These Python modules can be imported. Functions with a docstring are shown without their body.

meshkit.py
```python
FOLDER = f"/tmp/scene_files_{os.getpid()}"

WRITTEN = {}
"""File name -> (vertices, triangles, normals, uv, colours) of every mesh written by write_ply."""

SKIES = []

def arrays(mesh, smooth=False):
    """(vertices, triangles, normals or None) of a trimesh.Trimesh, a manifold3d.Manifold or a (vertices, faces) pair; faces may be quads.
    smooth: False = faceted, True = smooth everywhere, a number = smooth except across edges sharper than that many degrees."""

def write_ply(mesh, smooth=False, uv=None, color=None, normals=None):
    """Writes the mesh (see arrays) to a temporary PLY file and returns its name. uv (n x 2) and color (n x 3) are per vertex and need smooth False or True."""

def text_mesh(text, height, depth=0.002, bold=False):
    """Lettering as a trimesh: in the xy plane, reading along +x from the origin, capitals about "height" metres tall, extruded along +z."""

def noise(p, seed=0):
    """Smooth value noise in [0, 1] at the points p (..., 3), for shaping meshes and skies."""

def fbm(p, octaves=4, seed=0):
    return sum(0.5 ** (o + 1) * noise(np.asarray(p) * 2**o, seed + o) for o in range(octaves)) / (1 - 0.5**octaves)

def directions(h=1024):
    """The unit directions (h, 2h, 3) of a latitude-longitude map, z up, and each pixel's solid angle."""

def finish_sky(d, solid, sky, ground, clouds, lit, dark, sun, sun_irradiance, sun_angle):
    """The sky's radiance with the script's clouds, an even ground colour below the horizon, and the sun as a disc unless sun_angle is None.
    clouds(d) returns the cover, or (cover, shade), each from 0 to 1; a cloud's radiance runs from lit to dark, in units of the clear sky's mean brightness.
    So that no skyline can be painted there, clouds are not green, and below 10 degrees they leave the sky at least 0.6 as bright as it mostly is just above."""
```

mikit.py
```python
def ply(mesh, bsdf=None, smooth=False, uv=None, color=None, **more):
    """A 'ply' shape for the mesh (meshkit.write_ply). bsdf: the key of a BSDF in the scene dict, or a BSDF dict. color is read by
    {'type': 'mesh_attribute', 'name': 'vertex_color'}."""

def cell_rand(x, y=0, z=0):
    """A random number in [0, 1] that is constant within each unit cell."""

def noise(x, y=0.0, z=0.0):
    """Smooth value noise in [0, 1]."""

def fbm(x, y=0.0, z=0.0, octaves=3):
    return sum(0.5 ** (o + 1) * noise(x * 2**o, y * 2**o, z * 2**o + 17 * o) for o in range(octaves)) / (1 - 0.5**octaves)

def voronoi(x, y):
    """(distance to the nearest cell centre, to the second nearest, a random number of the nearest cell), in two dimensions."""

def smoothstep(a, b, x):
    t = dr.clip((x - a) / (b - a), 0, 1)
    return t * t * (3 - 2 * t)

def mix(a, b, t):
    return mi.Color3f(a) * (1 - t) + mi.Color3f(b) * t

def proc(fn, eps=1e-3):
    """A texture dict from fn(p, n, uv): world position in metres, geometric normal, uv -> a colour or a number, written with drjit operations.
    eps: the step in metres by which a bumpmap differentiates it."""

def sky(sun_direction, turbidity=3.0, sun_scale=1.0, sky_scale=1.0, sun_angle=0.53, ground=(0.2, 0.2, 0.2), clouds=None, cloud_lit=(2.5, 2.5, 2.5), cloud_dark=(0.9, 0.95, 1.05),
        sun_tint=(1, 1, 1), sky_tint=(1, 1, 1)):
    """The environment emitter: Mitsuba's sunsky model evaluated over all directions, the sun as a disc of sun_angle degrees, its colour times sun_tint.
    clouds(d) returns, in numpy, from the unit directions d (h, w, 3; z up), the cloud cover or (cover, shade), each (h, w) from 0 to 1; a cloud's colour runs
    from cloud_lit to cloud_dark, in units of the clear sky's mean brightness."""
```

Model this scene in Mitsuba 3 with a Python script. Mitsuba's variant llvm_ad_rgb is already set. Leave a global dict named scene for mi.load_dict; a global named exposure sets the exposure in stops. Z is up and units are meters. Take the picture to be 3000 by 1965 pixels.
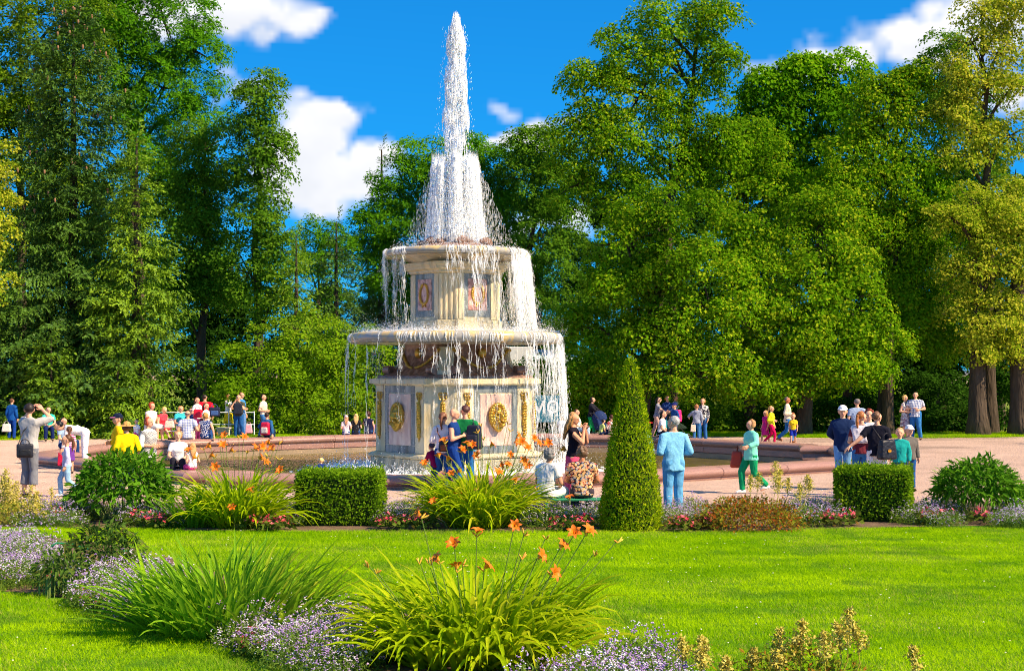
import math
import numpy as np
import trimesh
import shapely.geometry as sg
import mitsuba as mi
import drjit as dr
import mikit
import meshkit
from mikit import noise, fbm, cell_rand, smoothstep, mix, voronoi
from manifold3d import Manifold, OpType

T = mi.ScalarTransform4f
scene, labels = {}, {}

# ------------------------------------------------------------------ camera, sky, exposure
FPX, CX, HY, CH = 4500.0, 1500.0, 1087.0, 2.6          # focal length and horizon in photo pixels, eye height in metres
scene['camera'] = {'type': 'perspective', 'fov': 2 * math.degrees(math.atan(1500 / FPX)), 'fov_axis': 'x',
                   'principal_point_offset_y': -(HY - 982.5) / 1965, 'near_clip': 0.5, 'far_clip': 3000.0,
                   'to_world': T().look_at(origin=[0, 0, CH], target=[0, 1, CH], up=[0, 0, 1])}
exposure = 2.45
SUN = np.array([0.655, -0.35, 0.67])


def pix_dir(x, y):
    d = np.array([(x - CX) / FPX, 1.0, (HY - y) / FPX])
    return d / np.linalg.norm(d)


CLOUDS = [(500, 20, 260, 90, 1.0), (700, 40, 200, 75, .95), (880, 70, 90, 50, .75), (780, 262, 105, 45, .6), (690, 255, 80, 45, .45),
          (960, 330, 120, 70, .95), (900, 420, 110, 75, 1.0), (1040, 330, 70, 45, .55), (860, 540, 90, 60, .9),
          (1000, 520, 190, 90, .9), (1130, 470, 110, 60, .9), (930, 600, 180, 60, .7), (1480, 338, 60, 25, .5), (1500, 410, 110, 40, .9),
          (1600, 385, 80, 35, .7), (2270, 215, 110, 50, .55), (2440, 175, 110, 58, 1.0), (2520, 150, 60, 40, .8), (2720, 120, 150, 80, 1.0),
          (2870, 60, 200, 120, 1.0), (2760, 200, 90, 40, .7), (2620, 190, 60, 22, .4), (2950, 250, 120, 90, .8), (1640, 640, 140, 50, .8)]


def clouds(d):
    n1 = meshkit.fbm(d * 9.0, 6, 3)
    n2 = meshkit.fbm(d * 38.0, 6, 8)
    dy = np.maximum(d[..., 1], 1e-4)
    px, py = CX + FPX * d[..., 0] / dy, HY - FPX * d[..., 2] / dy
    ahead = d[..., 1] > 0.3
    wx = px + (meshkit.fbm(d * 45.0, 5, 21) - .5) * 230
    wy = py + (meshkit.fbm(d * 45.0, 5, 22) - .5) * 150
    dens, low = np.zeros(px.shape), np.zeros(px.shape)
    for cx, cy, rx, ry, a in CLOUDS:
        g = a * np.exp(-(((wx - cx) / rx) ** 2 + ((wy - cy) / ry) ** 2))
        dens = np.maximum(dens, g) + .25 * np.minimum(dens, g)
        low = low + g * np.clip((wy - cy) / ry * .5 + .25, 0, 1)
    front = np.clip((dens - .26 + (n2 - .5) * .85) / .42, 0, 1) ** 1.1
    inview = ahead & (px > -500) & (px < 3500) & (py > -400)
    far = np.clip((n1 - .56) / .16, 0, 1)
    cover = np.where(inview, front, far)
    return cover * .97, np.clip(np.where(inview, low, n2 * .8) * .6 + (n2 - .5) * .5, 0, 1)


scene['sky'] = mikit.sky(SUN, turbidity=3, sky_scale=.72, clouds=clouds, cloud_lit=(3.9, 3.85, 3.85), cloud_dark=(1.9, 2.15, 2.6), sky_tint=(.05, .70, 1.22), sun_tint=(1.0, .96, .86))

# ------------------------------------------------------------------ helpers


def G(x, y, z=0.0):
    """Photo pixel to the point at height z."""
    Y = (CH - z) * FPX / (y - HY)
    return np.array([(x - CX) * Y / FPX, Y, z])


def P(x, y, Y):
    return np.array([(x - CX) * Y / FPX, Y, CH - (y - HY) * Y / FPX])


_n = {}
UP = np.array([0, 0, 1.0])


def numbered(name):
    k = _n.get(name, -1) + 1
    _n[name] = k
    return name if k == 0 else f'{name}_{k:03d}'


def tag(key, label=None, cat=None, group=None, kind=None):
    d = {}
    if label: d['label'] = label
    if cat: d['category'] = cat
    if group: d['group'] = group
    if kind: d['kind'] = kind
    if d: labels[key] = {**labels.get(key, {}), **d}
    return key


def thing(name, label, cat, group=None, kind=None):
    return tag(numbered(name), label, cat, group, kind)


def put(name, mesh, bsdf, parent=None, smooth=False, uv=None, label=None, kind=None, to=None):
    key = numbered(parent + '__' + name) if parent else numbered(name)
    s = mesh if isinstance(mesh, dict) else mikit.ply(mesh, bsdf, smooth=smooth, uv=uv)
    if to is not None: s = {**s, 'to_world': T(to)}
    scene[key] = s
    if label or kind: tag(key, label, None, None, kind)
    return key


def lin(c):
    c = np.asarray(c, float) / 255
    return np.where(c < .04045, c / 12.92, ((c + .055) / 1.055) ** 2.4)


def mat(tx, ty, tz, rz=0.0, s=1.0, rx=0.0, ry=0.0):
    a, b, c = rx, ry, rz
    Rx = np.array([[1, 0, 0], [0, math.cos(a), -math.sin(a)], [0, math.sin(a), math.cos(a)]])
    Ry = np.array([[math.cos(b), 0, math.sin(b)], [0, 1, 0], [-math.sin(b), 0, math.cos(b)]])
    Rz = np.array([[math.cos(c), -math.sin(c), 0], [math.sin(c), math.cos(c), 0], [0, 0, 1]])
    M = np.eye(4)
    M[:3, :3] = Rz @ Ry @ Rx @ np.diag(np.broadcast_to(s, 3).astype(float))
    M[:3, 3] = tx, ty, tz
    return M


def frame(z, spin=0.0):
    """Rotation whose local z is the unit vector z."""
    z = np.asarray(z, float); z = z / np.linalg.norm(z)
    x = np.cross([0, 1, 0] if abs(z[1]) < .9 else [1, 0, 0], z); x /= np.linalg.norm(x)
    y = np.cross(z, x)
    c, s = math.cos(spin), math.sin(spin)
    return np.stack([x * c + y * s, y * c - x * s, z], 1)


class MB:
    """Collects pieces of one mesh."""
    def __init__(self): self.v, self.f, self.u, self.n = [], [], [], 0

    def add(self, v, f, uv=None):
        v, f = np.asarray(v, float), np.asarray(f, int)
        if f.shape[1] == 4: f = np.vstack([f[:, [0, 1, 2]], f[:, [0, 2, 3]]])
        self.v.append(v); self.f.append(f + self.n); self.n += len(v)
        self.u.append(np.broadcast_to(np.zeros(2) if uv is None else np.asarray(uv, float), (len(v), 2)))
        return self

    def mesh(self, m, uv=None):
        if hasattr(m, 'to_mesh'):
            q = m.to_mesh(); return self.add(q.vert_properties[:, :3], q.tri_verts, uv)
        return self.add(m.vertices, m.faces, uv)

    def box(self, c, h, rz=0.0, uv=None):
        """Box with centre c, half sizes h, small chamfers come from bbox()."""
        b = trimesh.creation.box(extents=2 * np.asarray(h, float))
        M = mat(*c, rz)
        return self.add(b.vertices @ M[:3, :3].T + M[:3, 3], b.faces, uv)

    def tube(self, path, radii, n=8, cap=True, uv=None):
        path = np.asarray(path, float); k = len(path)
        radii = np.broadcast_to(radii, k)
        t = np.gradient(path, axis=0); t /= np.linalg.norm(t, axis=1, keepdims=True) + 1e-12
        ref = np.array([0, 0, 1.0]) if abs(t[0, 2]) < .9 else np.array([1.0, 0, 0])
        vs = []
        for i in range(k):
            x = np.cross(ref, t[i]); x /= np.linalg.norm(x) + 1e-12
            y = np.cross(t[i], x); ref = np.cross(t[i], x) if False else ref
            a = np.arange(n) * 2 * np.pi / n
            vs.append(path[i] + radii[i] * (np.cos(a)[:, None] * x + np.sin(a)[:, None] * y))
        v = np.vstack(vs); i = np.arange(n); j = (i + 1) % n
        f = np.vstack([np.stack([r * n + i, r * n + j, (r + 1) * n + j, (r + 1) * n + i], 1) for r in range(k - 1)])
        f = np.vstack([f[:, [0, 1, 2]], f[:, [0, 2, 3]]])
        if cap:
            v = np.vstack([v, path[0], path[-1]])
            f = np.vstack([f, np.stack([j, i, i * 0 + k * n], 1), np.stack([(k - 1) * n + i, (k - 1) * n + j, i * 0 + k * n + 1], 1)])
        return self.add(v, f, uv)

    def get(self):
        return np.vstack(self.v), np.vstack(self.f)

    def uv(self):
        return np.vstack(self.u)

    def put(self, name, bsdf, parent=None, smooth=False, uv=False, **k):
        return put(name, self.get(), bsdf, parent, smooth, self.uv() if uv else None, **k)


def lathe(profile, n=64, arc=None):
    """Revolved open profile (r, z)."""
    p = np.asarray(profile, float); a = np.arange(n) * 2 * np.pi / n
    v = np.stack([p[:, 0][:, None] * np.cos(a), p[:, 0][:, None] * np.sin(a), np.broadcast_to(p[:, 1][:, None], (len(p), n))], -1).reshape(-1, 3)
    i = np.arange(n); j = (i + 1) % n
    f = np.vstack([np.stack([r * n + i, r * n + j, (r + 1) * n + j, (r + 1) * n + i], 1) for r in range(len(p) - 1)])
    return v, np.vstack([f[:, [0, 1, 2]], f[:, [0, 2, 3]]])


def loft(rings, close=True):
    """Rings of equal point counts (k, n, 3), capped at both ends."""
    R = np.asarray(rings, float); k, n = R.shape[:2]
    v = R.reshape(-1, 3); i = np.arange(n); j = (i + 1) % n
    f = np.vstack([np.stack([r * n + i, r * n + j, (r + 1) * n + j, (r + 1) * n + i], 1) for r in range(k - 1)])
    f = np.vstack([f[:, [0, 1, 2]], f[:, [0, 2, 3]]])
    if close:
        v = np.vstack([v, R[0].mean(0), R[-1].mean(0)])
        f = np.vstack([f, np.stack([j, i, i * 0 + k * n], 1), np.stack([(k - 1) * n + i, (k - 1) * n + j, i * 0 + k * n + 1], 1)])
    return v, f


def sheet(poly, z):
    """A shapely polygon as a flat mesh at height z."""
    parts = []
    for g in getattr(poly, 'geoms', [poly]):
        v, f = trimesh.creation.triangulate_polygon(g, engine='earcut')
        m = trimesh.Trimesh(np.c_[v, np.full(len(v), z)], f)
        if m.face_normals[0, 2] < 0: m.invert()
        parts.append(m)
    return trimesh.util.concatenate(parts)


def disp(mesh_vf, amp, freq, seed=0):
    v, f = mesh_vf
    m = trimesh.Trimesh(v, f, process=False)
    n = m.vertex_normals
    return v + n * ((meshkit.fbm(v * freq, 3, seed) - .5) * 2 * amp)[:, None], f


# ------------------------------------------------------------------ materials
def bsdf(key, color, rough=.6, spec=.5, metallic=0.0, bump=None, two=True, **k):
    col = mikit.proc(color) if callable(color) else {'type': 'rgb', 'value': [float(c) for c in color]}
    b = {'type': 'principled', 'base_color': col, 'roughness': rough, 'specular': spec, 'metallic': metallic, **k}
    if bump: b = {'type': 'bumpmap', 'arbitrary': mikit.proc(bump[0], eps=bump[2] if len(bump) > 2 else 4e-3), 'scale': bump[1], 'bsdf': b}
    scene[key] = {'type': 'twosided', 'bsdf': b} if two else b


def leafmat(key, fn, trans=.5, rough=.45, spec=.5):
    scene[key] = {'type': 'principledthin', 'base_color': mikit.proc(fn), 'roughness': rough, 'diff_trans': trans * 2, 'eta': 1.4}


def c3(a): return mi.Color3f(*[float(x) for x in a])


def m_gravel(p, n, uv):
    a = fbm(p.x * 1.1, p.y * 1.1, 0, 4); b = noise(p.x * 60, p.y * 60)
    c = mix(c3((.36, .25, .20)), c3((.45, .325, .265)), a)
    wet = smoothstep(.66, .76, fbm(p.x * .16 + 3.1, p.y * .16 + 1.7, 0, 3))
    dust = smoothstep(.5, .7, fbm(p.x * .5, p.y * .9, 2, 4))
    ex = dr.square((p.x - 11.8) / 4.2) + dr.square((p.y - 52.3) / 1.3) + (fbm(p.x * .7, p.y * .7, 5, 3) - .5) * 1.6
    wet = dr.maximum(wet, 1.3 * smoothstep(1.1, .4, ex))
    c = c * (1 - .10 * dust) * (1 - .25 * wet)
    return c * (.82 + .36 * b)


def m_granite(p, n, uv):
    a = noise(p.x * 70, p.y * 70, p.z * 70); b = fbm(p.x * 2, p.y * 2, p.z * 2, 4)
    c = mix(c3((.27, .13, .105)), c3((.42, .25, .21)), a * .6 + b * .4)
    return mix(c, c3((.20, .13, .12)), smoothstep(.6, .75, fbm(p.x * .8, p.y * .8, p.z * 3, 4)) * .55)


def m_marble(p, n, uv):
    w = fbm(p.x * 1.3, p.y * 1.3, p.z * 1.3, 4)
    c = mix(c3((.70, .59, .38)), c3((.55, .50, .35)), smoothstep(.35, .7, fbm(p.x * 4 + w * 3, p.y * 4, p.z * .9 + w, 4)))
    green = smoothstep(.52, .78, fbm(p.x * 7, p.y * 7, p.z * .55 + 4, 4))
    c = mix(c, c3((.30, .34, .28)), green * .6)
    ochre = smoothstep(.55, .8, fbm(p.x * 3 + 9, p.y * 3, p.z * .8, 4))
    c = mix(c, c3((.62, .42, .14)), ochre * .55)
    rust = smoothstep(.70, .84, fbm(p.x * 16, p.y * 16, p.z * .5 + 11, 3))
    wetz = dr.maximum(smoothstep(.55, -.25, p.z), smoothstep(.30, .0, dr.abs(p.z - 4.1)) * .6) * smoothstep(.35, .62, fbm(p.x * 5, p.y * 5, p.z * 1.5, 4))
    c = mix(c, c3((.17, .17, .12)), wetz * .7)
    return mix(c, c3((.16, .09, .045)), rust * .75)


def m_bowl(p, n, uv):
    ang = dr.atan2(p.y - FY, p.x - FX)
    s = fbm(ang * 14, p.z * 2.2, 3, 4)
    och = mix(c3((.60, .40, .12)), c3((.66, .52, .28)), fbm(ang * 30, p.z * 3, 1, 3))
    grey = mix(c3((.26, .25, .23)), c3((.46, .44, .40)), s)
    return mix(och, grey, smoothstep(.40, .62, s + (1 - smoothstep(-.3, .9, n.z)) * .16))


def m_greymarble(p, n, uv):
    s = fbm(p.x * 8, p.y * 8, p.z * .8, 4)
    c = mix(c3((.10, .13, .15)), c3((.34, .37, .37)), smoothstep(.3, .8, s))
    return mix(c, c3((.13, .11, .07)), smoothstep(.50, .70, fbm(p.x * 9, p.y * 9, p.z * 1.1 + 5, 3)) * .6)


def m_pinkmarble(p, n, uv):
    s = fbm(p.x * 6, p.y * 6, p.z * 2.2, 4)
    c = mix(c3((.58, .38, .33)), c3((.72, .56, .48)), smoothstep(.3, .7, s))
    return mix(c, c3((.42, .28, .25)), smoothstep(.55, .75, fbm(p.x * 11, p.y * 11, p.z * 1.2, 4)) * .55)


def m_redmarble(p, n, uv):
    s = fbm(p.x * 9, p.y * 9, p.z * 5, 4)
    return mix(c3((.15, .075, .05)), c3((.33, .19, .14)), smoothstep(.3, .7, s))


def m_rosso(p, n, uv):
    s = fbm(p.x * 9, p.y * 9, p.z * 7, 4)
    return mix(c3((.33, .15, .13)), c3((.62, .40, .36)), smoothstep(.3, .68, s))


def m_gold(p, n, uv):
    s = fbm(p.x * 14, p.y * 14, p.z * 14, 3)
    return mix(c3((.70, .44, .07)), c3((.45, .29, .06)), s)


FX, FY = -1.68, 45.5
bsdf('gravel', m_gravel, .95, .2, bump=(lambda p, n, uv: noise(p.x * 45, p.y * 45), .012, 8e-3))
bsdf('granite', m_granite, .35, .5)
bsdf('marble', m_marble, .45, .5, bump=(lambda p, n, uv: fbm(p.x * 14, p.y * 14, p.z * 6, 3), .02, 6e-3))
bsdf('bowl_stone', m_bowl, .22, .6)
bsdf('grey_marble', m_greymarble, .3, .5)
bsdf('pink_marble', m_pinkmarble, .35, .5)
bsdf('red_marble', m_redmarble, .35, .5)
bsdf('rosso_marble', m_rosso, .35, .5)
bsdf('gold', m_gold, .38, .5, .75)
bsdf('basin_stone', lambda p, n, uv: mix(c3((.40, .28, .18)), c3((.20, .16, .10)), fbm(p.x * 1.5, p.y * 1.5, p.z * 6, 4)), .6)
bsdf('basin_floor', lambda p, n, uv: mix(c3((.10, .08, .02)), c3((.18, .13, .04)), fbm(p.x * .8, p.y * .8, 0, 4)), .8)
bsdf('soil', lambda p, n, uv: mix(c3((.07, .045, .03)), c3((.16, .11, .075)), fbm(p.x * 9, p.y * 9, 0, 4)), .95, .2)
bsdf('lawn_base', lambda p, n, uv: mix(c3((.045, .13, .006)), c3((.08, .19, .01)), fbm(p.x * 3, p.y * 6, 0, 4)), .95, .1)
bsdf('far_lawn', lambda p, n, uv: mix(c3((.06, .12, .012)), c3((.16, .19, .03)), fbm(p.x * 2, p.y * 2, 0, 4)), .95, .1)
bsdf('bark', lambda p, n, uv: mix(c3((.032, .024, .018)), c3((.13, .098, .072)), fbm(p.x * 9, p.y * 9, p.z * 1.6, 4)), .95, .1,
     bump=(lambda p, n, uv: fbm(p.x * 14, p.y * 14, p.z * 2, 3), .08, 1e-2))

# ------------------------------------------------------------------ ground, lawn, flower beds
big = sg.box(-600, -40, 600, 900)


def smooth_poly(pts, k=3):
    p = np.asarray(pts, float)
    for _ in range(k):
        q = np.roll(p, -1, 0); p = np.stack([.75 * p + .25 * q, .25 * p + .75 * q], 1).reshape(-1, 2)
    return sg.Polygon(p)


pix_poly = lambda pts, k=2: smooth_poly([G(x, y)[:2] for x, y in pts], k)
bed_far = pix_poly([(-900, 1525), (0, 1543), (600, 1556), (1200, 1562), (1750, 1562), (2100, 1560), (2480, 1548), (2800, 1542), (3100, 1538), (3900, 1528),
                    (3900, 1470), (3100, 1472), (2700, 1474), (2000, 1478), (1400, 1480), (800, 1478), (200, 1472), (-900, 1462)], 2)
bed_near = pix_poly([(-700, 1720), (-200, 1725), (60, 1735), (240, 1760), (420, 1830), (640, 1890), (900, 1965), (1150, 2100), (1500, 2330), (2100, 2900), (3300, 3300),
                     (3900, 2900), (3200, 2330), (2600, 2080), (2050, 1990), (1700, 1935), (1450, 1850), (1150, 1780), (880, 1760), (520, 1640), (330, 1590), (60, 1570), (-300, 1560), (-700, 1555)], 2)
lawn_poly = sg.Polygon([(-60, -30), (60, -30), (60, 24.9)] + [tuple(G(x, y)[:2]) for x, y in ((3900, 1528), (2800, 1542), (2100, 1560), (1200, 1562), (0, 1543), (-900, 1525))] + [(-60, 27)])
put('ground', sheet(big, 0.0), 'gravel'); tag('ground', kind='structure')
labels['ground']['label'] = 'pinkish sandy gravel plaza round the fountain basin'

# ------------------------------------------------------------------ the basin: an octagon with a projecting block on four sides
TH = math.radians(38)
ROT = np.array([[math.cos(TH), -math.sin(TH)], [math.sin(TH), math.cos(TH)]])
AP, APR, HB = 10.55, 11.4, 3.3


def octagon(a):
    k = a * math.tan(math.pi / 8)
    return sg.Polygon([(a * math.cos(t) - s * k * math.sin(t), a * math.sin(t) + s * k * math.cos(t)) for t in np.arange(8) * math.pi / 4 for s in (-1, 1)]).convex_hull


pool = octagon(AP)
for q in range(4):
    t = math.pi / 4 + q * math.pi / 2
    pool = pool.union(sg.Polygon([np.array([r * math.cos(t) - s * math.sin(t), r * math.sin(t) + s * math.cos(t)]) for r, s in ((5, -HB), (APR, -HB), (APR, HB), (5, HB))]))
pool = sg.polygon.orient(pool.simplify(.01))
ring = np.array(pool.exterior.coords)[:-1] @ ROT.T + [FX, FY]
pool_w = sg.Polygon(ring)
ground_cut = big.difference(pool_w.buffer(-.15, join_style=2))
scene['ground'] = mikit.ply(sheet(ground_cut, 0.0), 'gravel')
put('pool_floor', sheet(pool_w.buffer(.3), -.95), 'basin_floor'); tag('pool_floor', 'murky brown floor of the fountain basin', kind='structure')


def offset_ring(pts, d):
    """Mitred outward offset of a counter-clockwise ring."""
    a, b, c = np.roll(pts, 1, 0), pts, np.roll(pts, -1, 0)
    n1 = (b - a) / np.linalg.norm(b - a, axis=1, keepdims=True); n1 = np.stack([n1[:, 1], -n1[:, 0]], 1)
    n2 = (c - b) / np.linalg.norm(c - b, axis=1, keepdims=True); n2 = np.stack([n2[:, 1], -n2[:, 0]], 1)
    m = n1 + n2
    return pts + m * (d * 2 / (m * m).sum(1))[:, None]


# profile of the parapet (outward offset, height): a fat roll above a low plinth, the wall going down inside
prof = [(.34, 0.0), (.34, .06)] + [(.24 + .20 * math.cos(t), .17 + .125 * math.sin(t)) for t in np.linspace(-1.2, 1.45, 9)] + \
       [(.18, .305), (-.10, .305)] + [(-.14 - .17 * math.sin(t), .17 + .13 * math.cos(t)) for t in np.linspace(0.1, 2.7, 8)] + [(-.22, .02), (-.22, -.13), (-.16, -.15), (-.16, -1.0)]
rings = [np.c_[offset_ring(ring, o), np.full(len(ring), z)] for o, z in prof]
par = thing('basin_parapet', 'low rounded red granite parapet round the fountain pool', 'parapet')
nr = len(ring)
for i in range(nr):
    j = (i + 1) % nr
    L = np.linalg.norm(ring[j] - ring[i])
    nb = max(1, int(round(L / 2.1)))
    for b in range(nb):
        t0, t1 = b / nb, (b + 1) / nb
        gap = .010 / L
        sec = []
        for t in (t0 + gap * (b > 0), t1 - gap * (b < nb - 1)):
            sec.append([R[i] * (1 - t) + R[j] * t for R in rings])
        sec = np.array(sec)
        v, f = loft(sec, True)
        put('granite_block', trimesh.Trimesh(v, f), 'granite', par, smooth=30)
rim = [np.c_[offset_ring(ring, o), np.full(nr, z)] for o, z in ((-.10, -.16), (-.245, -.16), (-.245, -.34), (-.20, -.36), (-.20, -1.0))]
v, f = loft(np.array(rim), False)
put('wall_course', (v, f), 'basin_stone', par, label='wet tan stone course under the roll inside the pool')

# pool water
grid = trimesh.creation.triangulate_polygon(pool_w, engine='earcut')


def wave(p, n, uv):
    d = dr.sqrt(dr.square(p.x - FX) + dr.square(p.y - FY))
    w = fbm(p.x * 2.2, p.y * 2.2, 0, 4) * .10 + noise(p.x * 8, p.y * 8) * .018 + noise(p.x * 17, p.y * 17) * .006
    return w + dr.sin(d * 7) * .010 * noise(p.x * .9, p.y * .9)


def m_water(p, n, uv):
    d = dr.sqrt(dr.square(p.x - FX) + dr.square(p.y - FY)) + (fbm(p.x * .9, p.y * .9, 0, 4) - .5) * 2.4
    foam = smoothstep(5.2, 4.0, d) * smoothstep(.42, .62, fbm(p.x * 3.5, p.y * 3.5, 1, 4))
    return mix(mix(c3((.075, .060, .012)), c3((.13, .10, .018)), fbm(p.x * .5, p.y * .5, 0, 3)), c3((.55, .58, .58)), foam * .55)


bsdf('pool_water_surface', m_water, .06, .5, bump=(wave, .55, 2e-2))
put('pool_water', sheet(pool_w.buffer(.05), -.32), 'pool_water_surface'); tag('pool_water', 'murky green brown rippled water in the basin', kind='structure')

# ------------------------------------------------------------------ the fountain
fo = thing('fountain', 'two tiered marble fountain with gilded masks and a tall white jet', 'fountain')
M_F = mat(FX, FY, 0, TH)


def W(v, M=None):
    m = M_F if M is None else M_F @ M
    return np.asarray(v, float) @ m[:3, :3].T + m[:3, 3]


def sq(s, c, z):
    """Chamfered square ring, half size s, corner legs c."""
    return np.array([(s, -(s - c), z), (s, s - c, z), (s - c, s, z), (-(s - c), s, z), (-s, s - c, z), (-s, -(s - c), z), (-(s - c), -s, z), (s - c, -s, z)])


def fput(name, vf, b, smooth=False, par=fo, M=None, label=None, kind=None):
    v, f = (vf.vertices, vf.faces) if hasattr(vf, 'vertices') else vf
    return put(name, trimesh.Trimesh(W(v, M), f, process=False), b, par, smooth, label=label, kind=kind)


def chbox(h, ch=.012):
    """A box of half sizes h with chamfered edges, about the origin."""
    h = np.asarray(h, float)
    pts = []
    for sx in (-1, 1):
        for sy in (-1, 1):
            for sz in (-1, 1):
                for k in range(3):
                    q = h - ch; q = q.copy(); q[k] = h[k]
                    pts.append(q * [sx, sy, sz])
    return trimesh.convex.convex_hull(np.array(pts))


C0 = .69
# plinth: slabs on every face, then the ledge
pl = fput('plinth', loft([sq(2.06, C0 + .03, -1.0), sq(2.06, C0 + .03, .10)]), 'marble', label='stained pale marble plinth at the water line')
for q in range(4):
    R = mat(0, 0, 0, q * math.pi / 2)
    xs = [-1.34, -.62, .20, .78, 1.34]
    for a, b in zip(xs[:-1], xs[1:]):
        m = chbox(((b - a) / 2 - .004, .03, .46)); m.apply_translation(((a + b) / 2, -2.075, -.37))
        fput('slab', m, 'marble', par=pl, M=R)
    R2 = mat(0, 0, 0, q * math.pi / 2 - math.pi / 4)
    m = chbox((.47, .03, .46)); m.apply_translation((0, -2.405, -.37)); fput('slab', m, 'marble', par=pl, M=R2)
fput('ledge', loft([sq(2.10, C0 + .03, .10), sq(2.15, C0 + .04, .13), sq(2.16, C0 + .04, .17), sq(2.13, C0 + .03, .21), sq(2.05, C0, .235), sq(1.98, C0, .25)]), 'marble', 25)
body = fput('pedestal', loft([sq(1.95, C0, .25), sq(1.95, C0, 2.19)]), 'marble')


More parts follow.
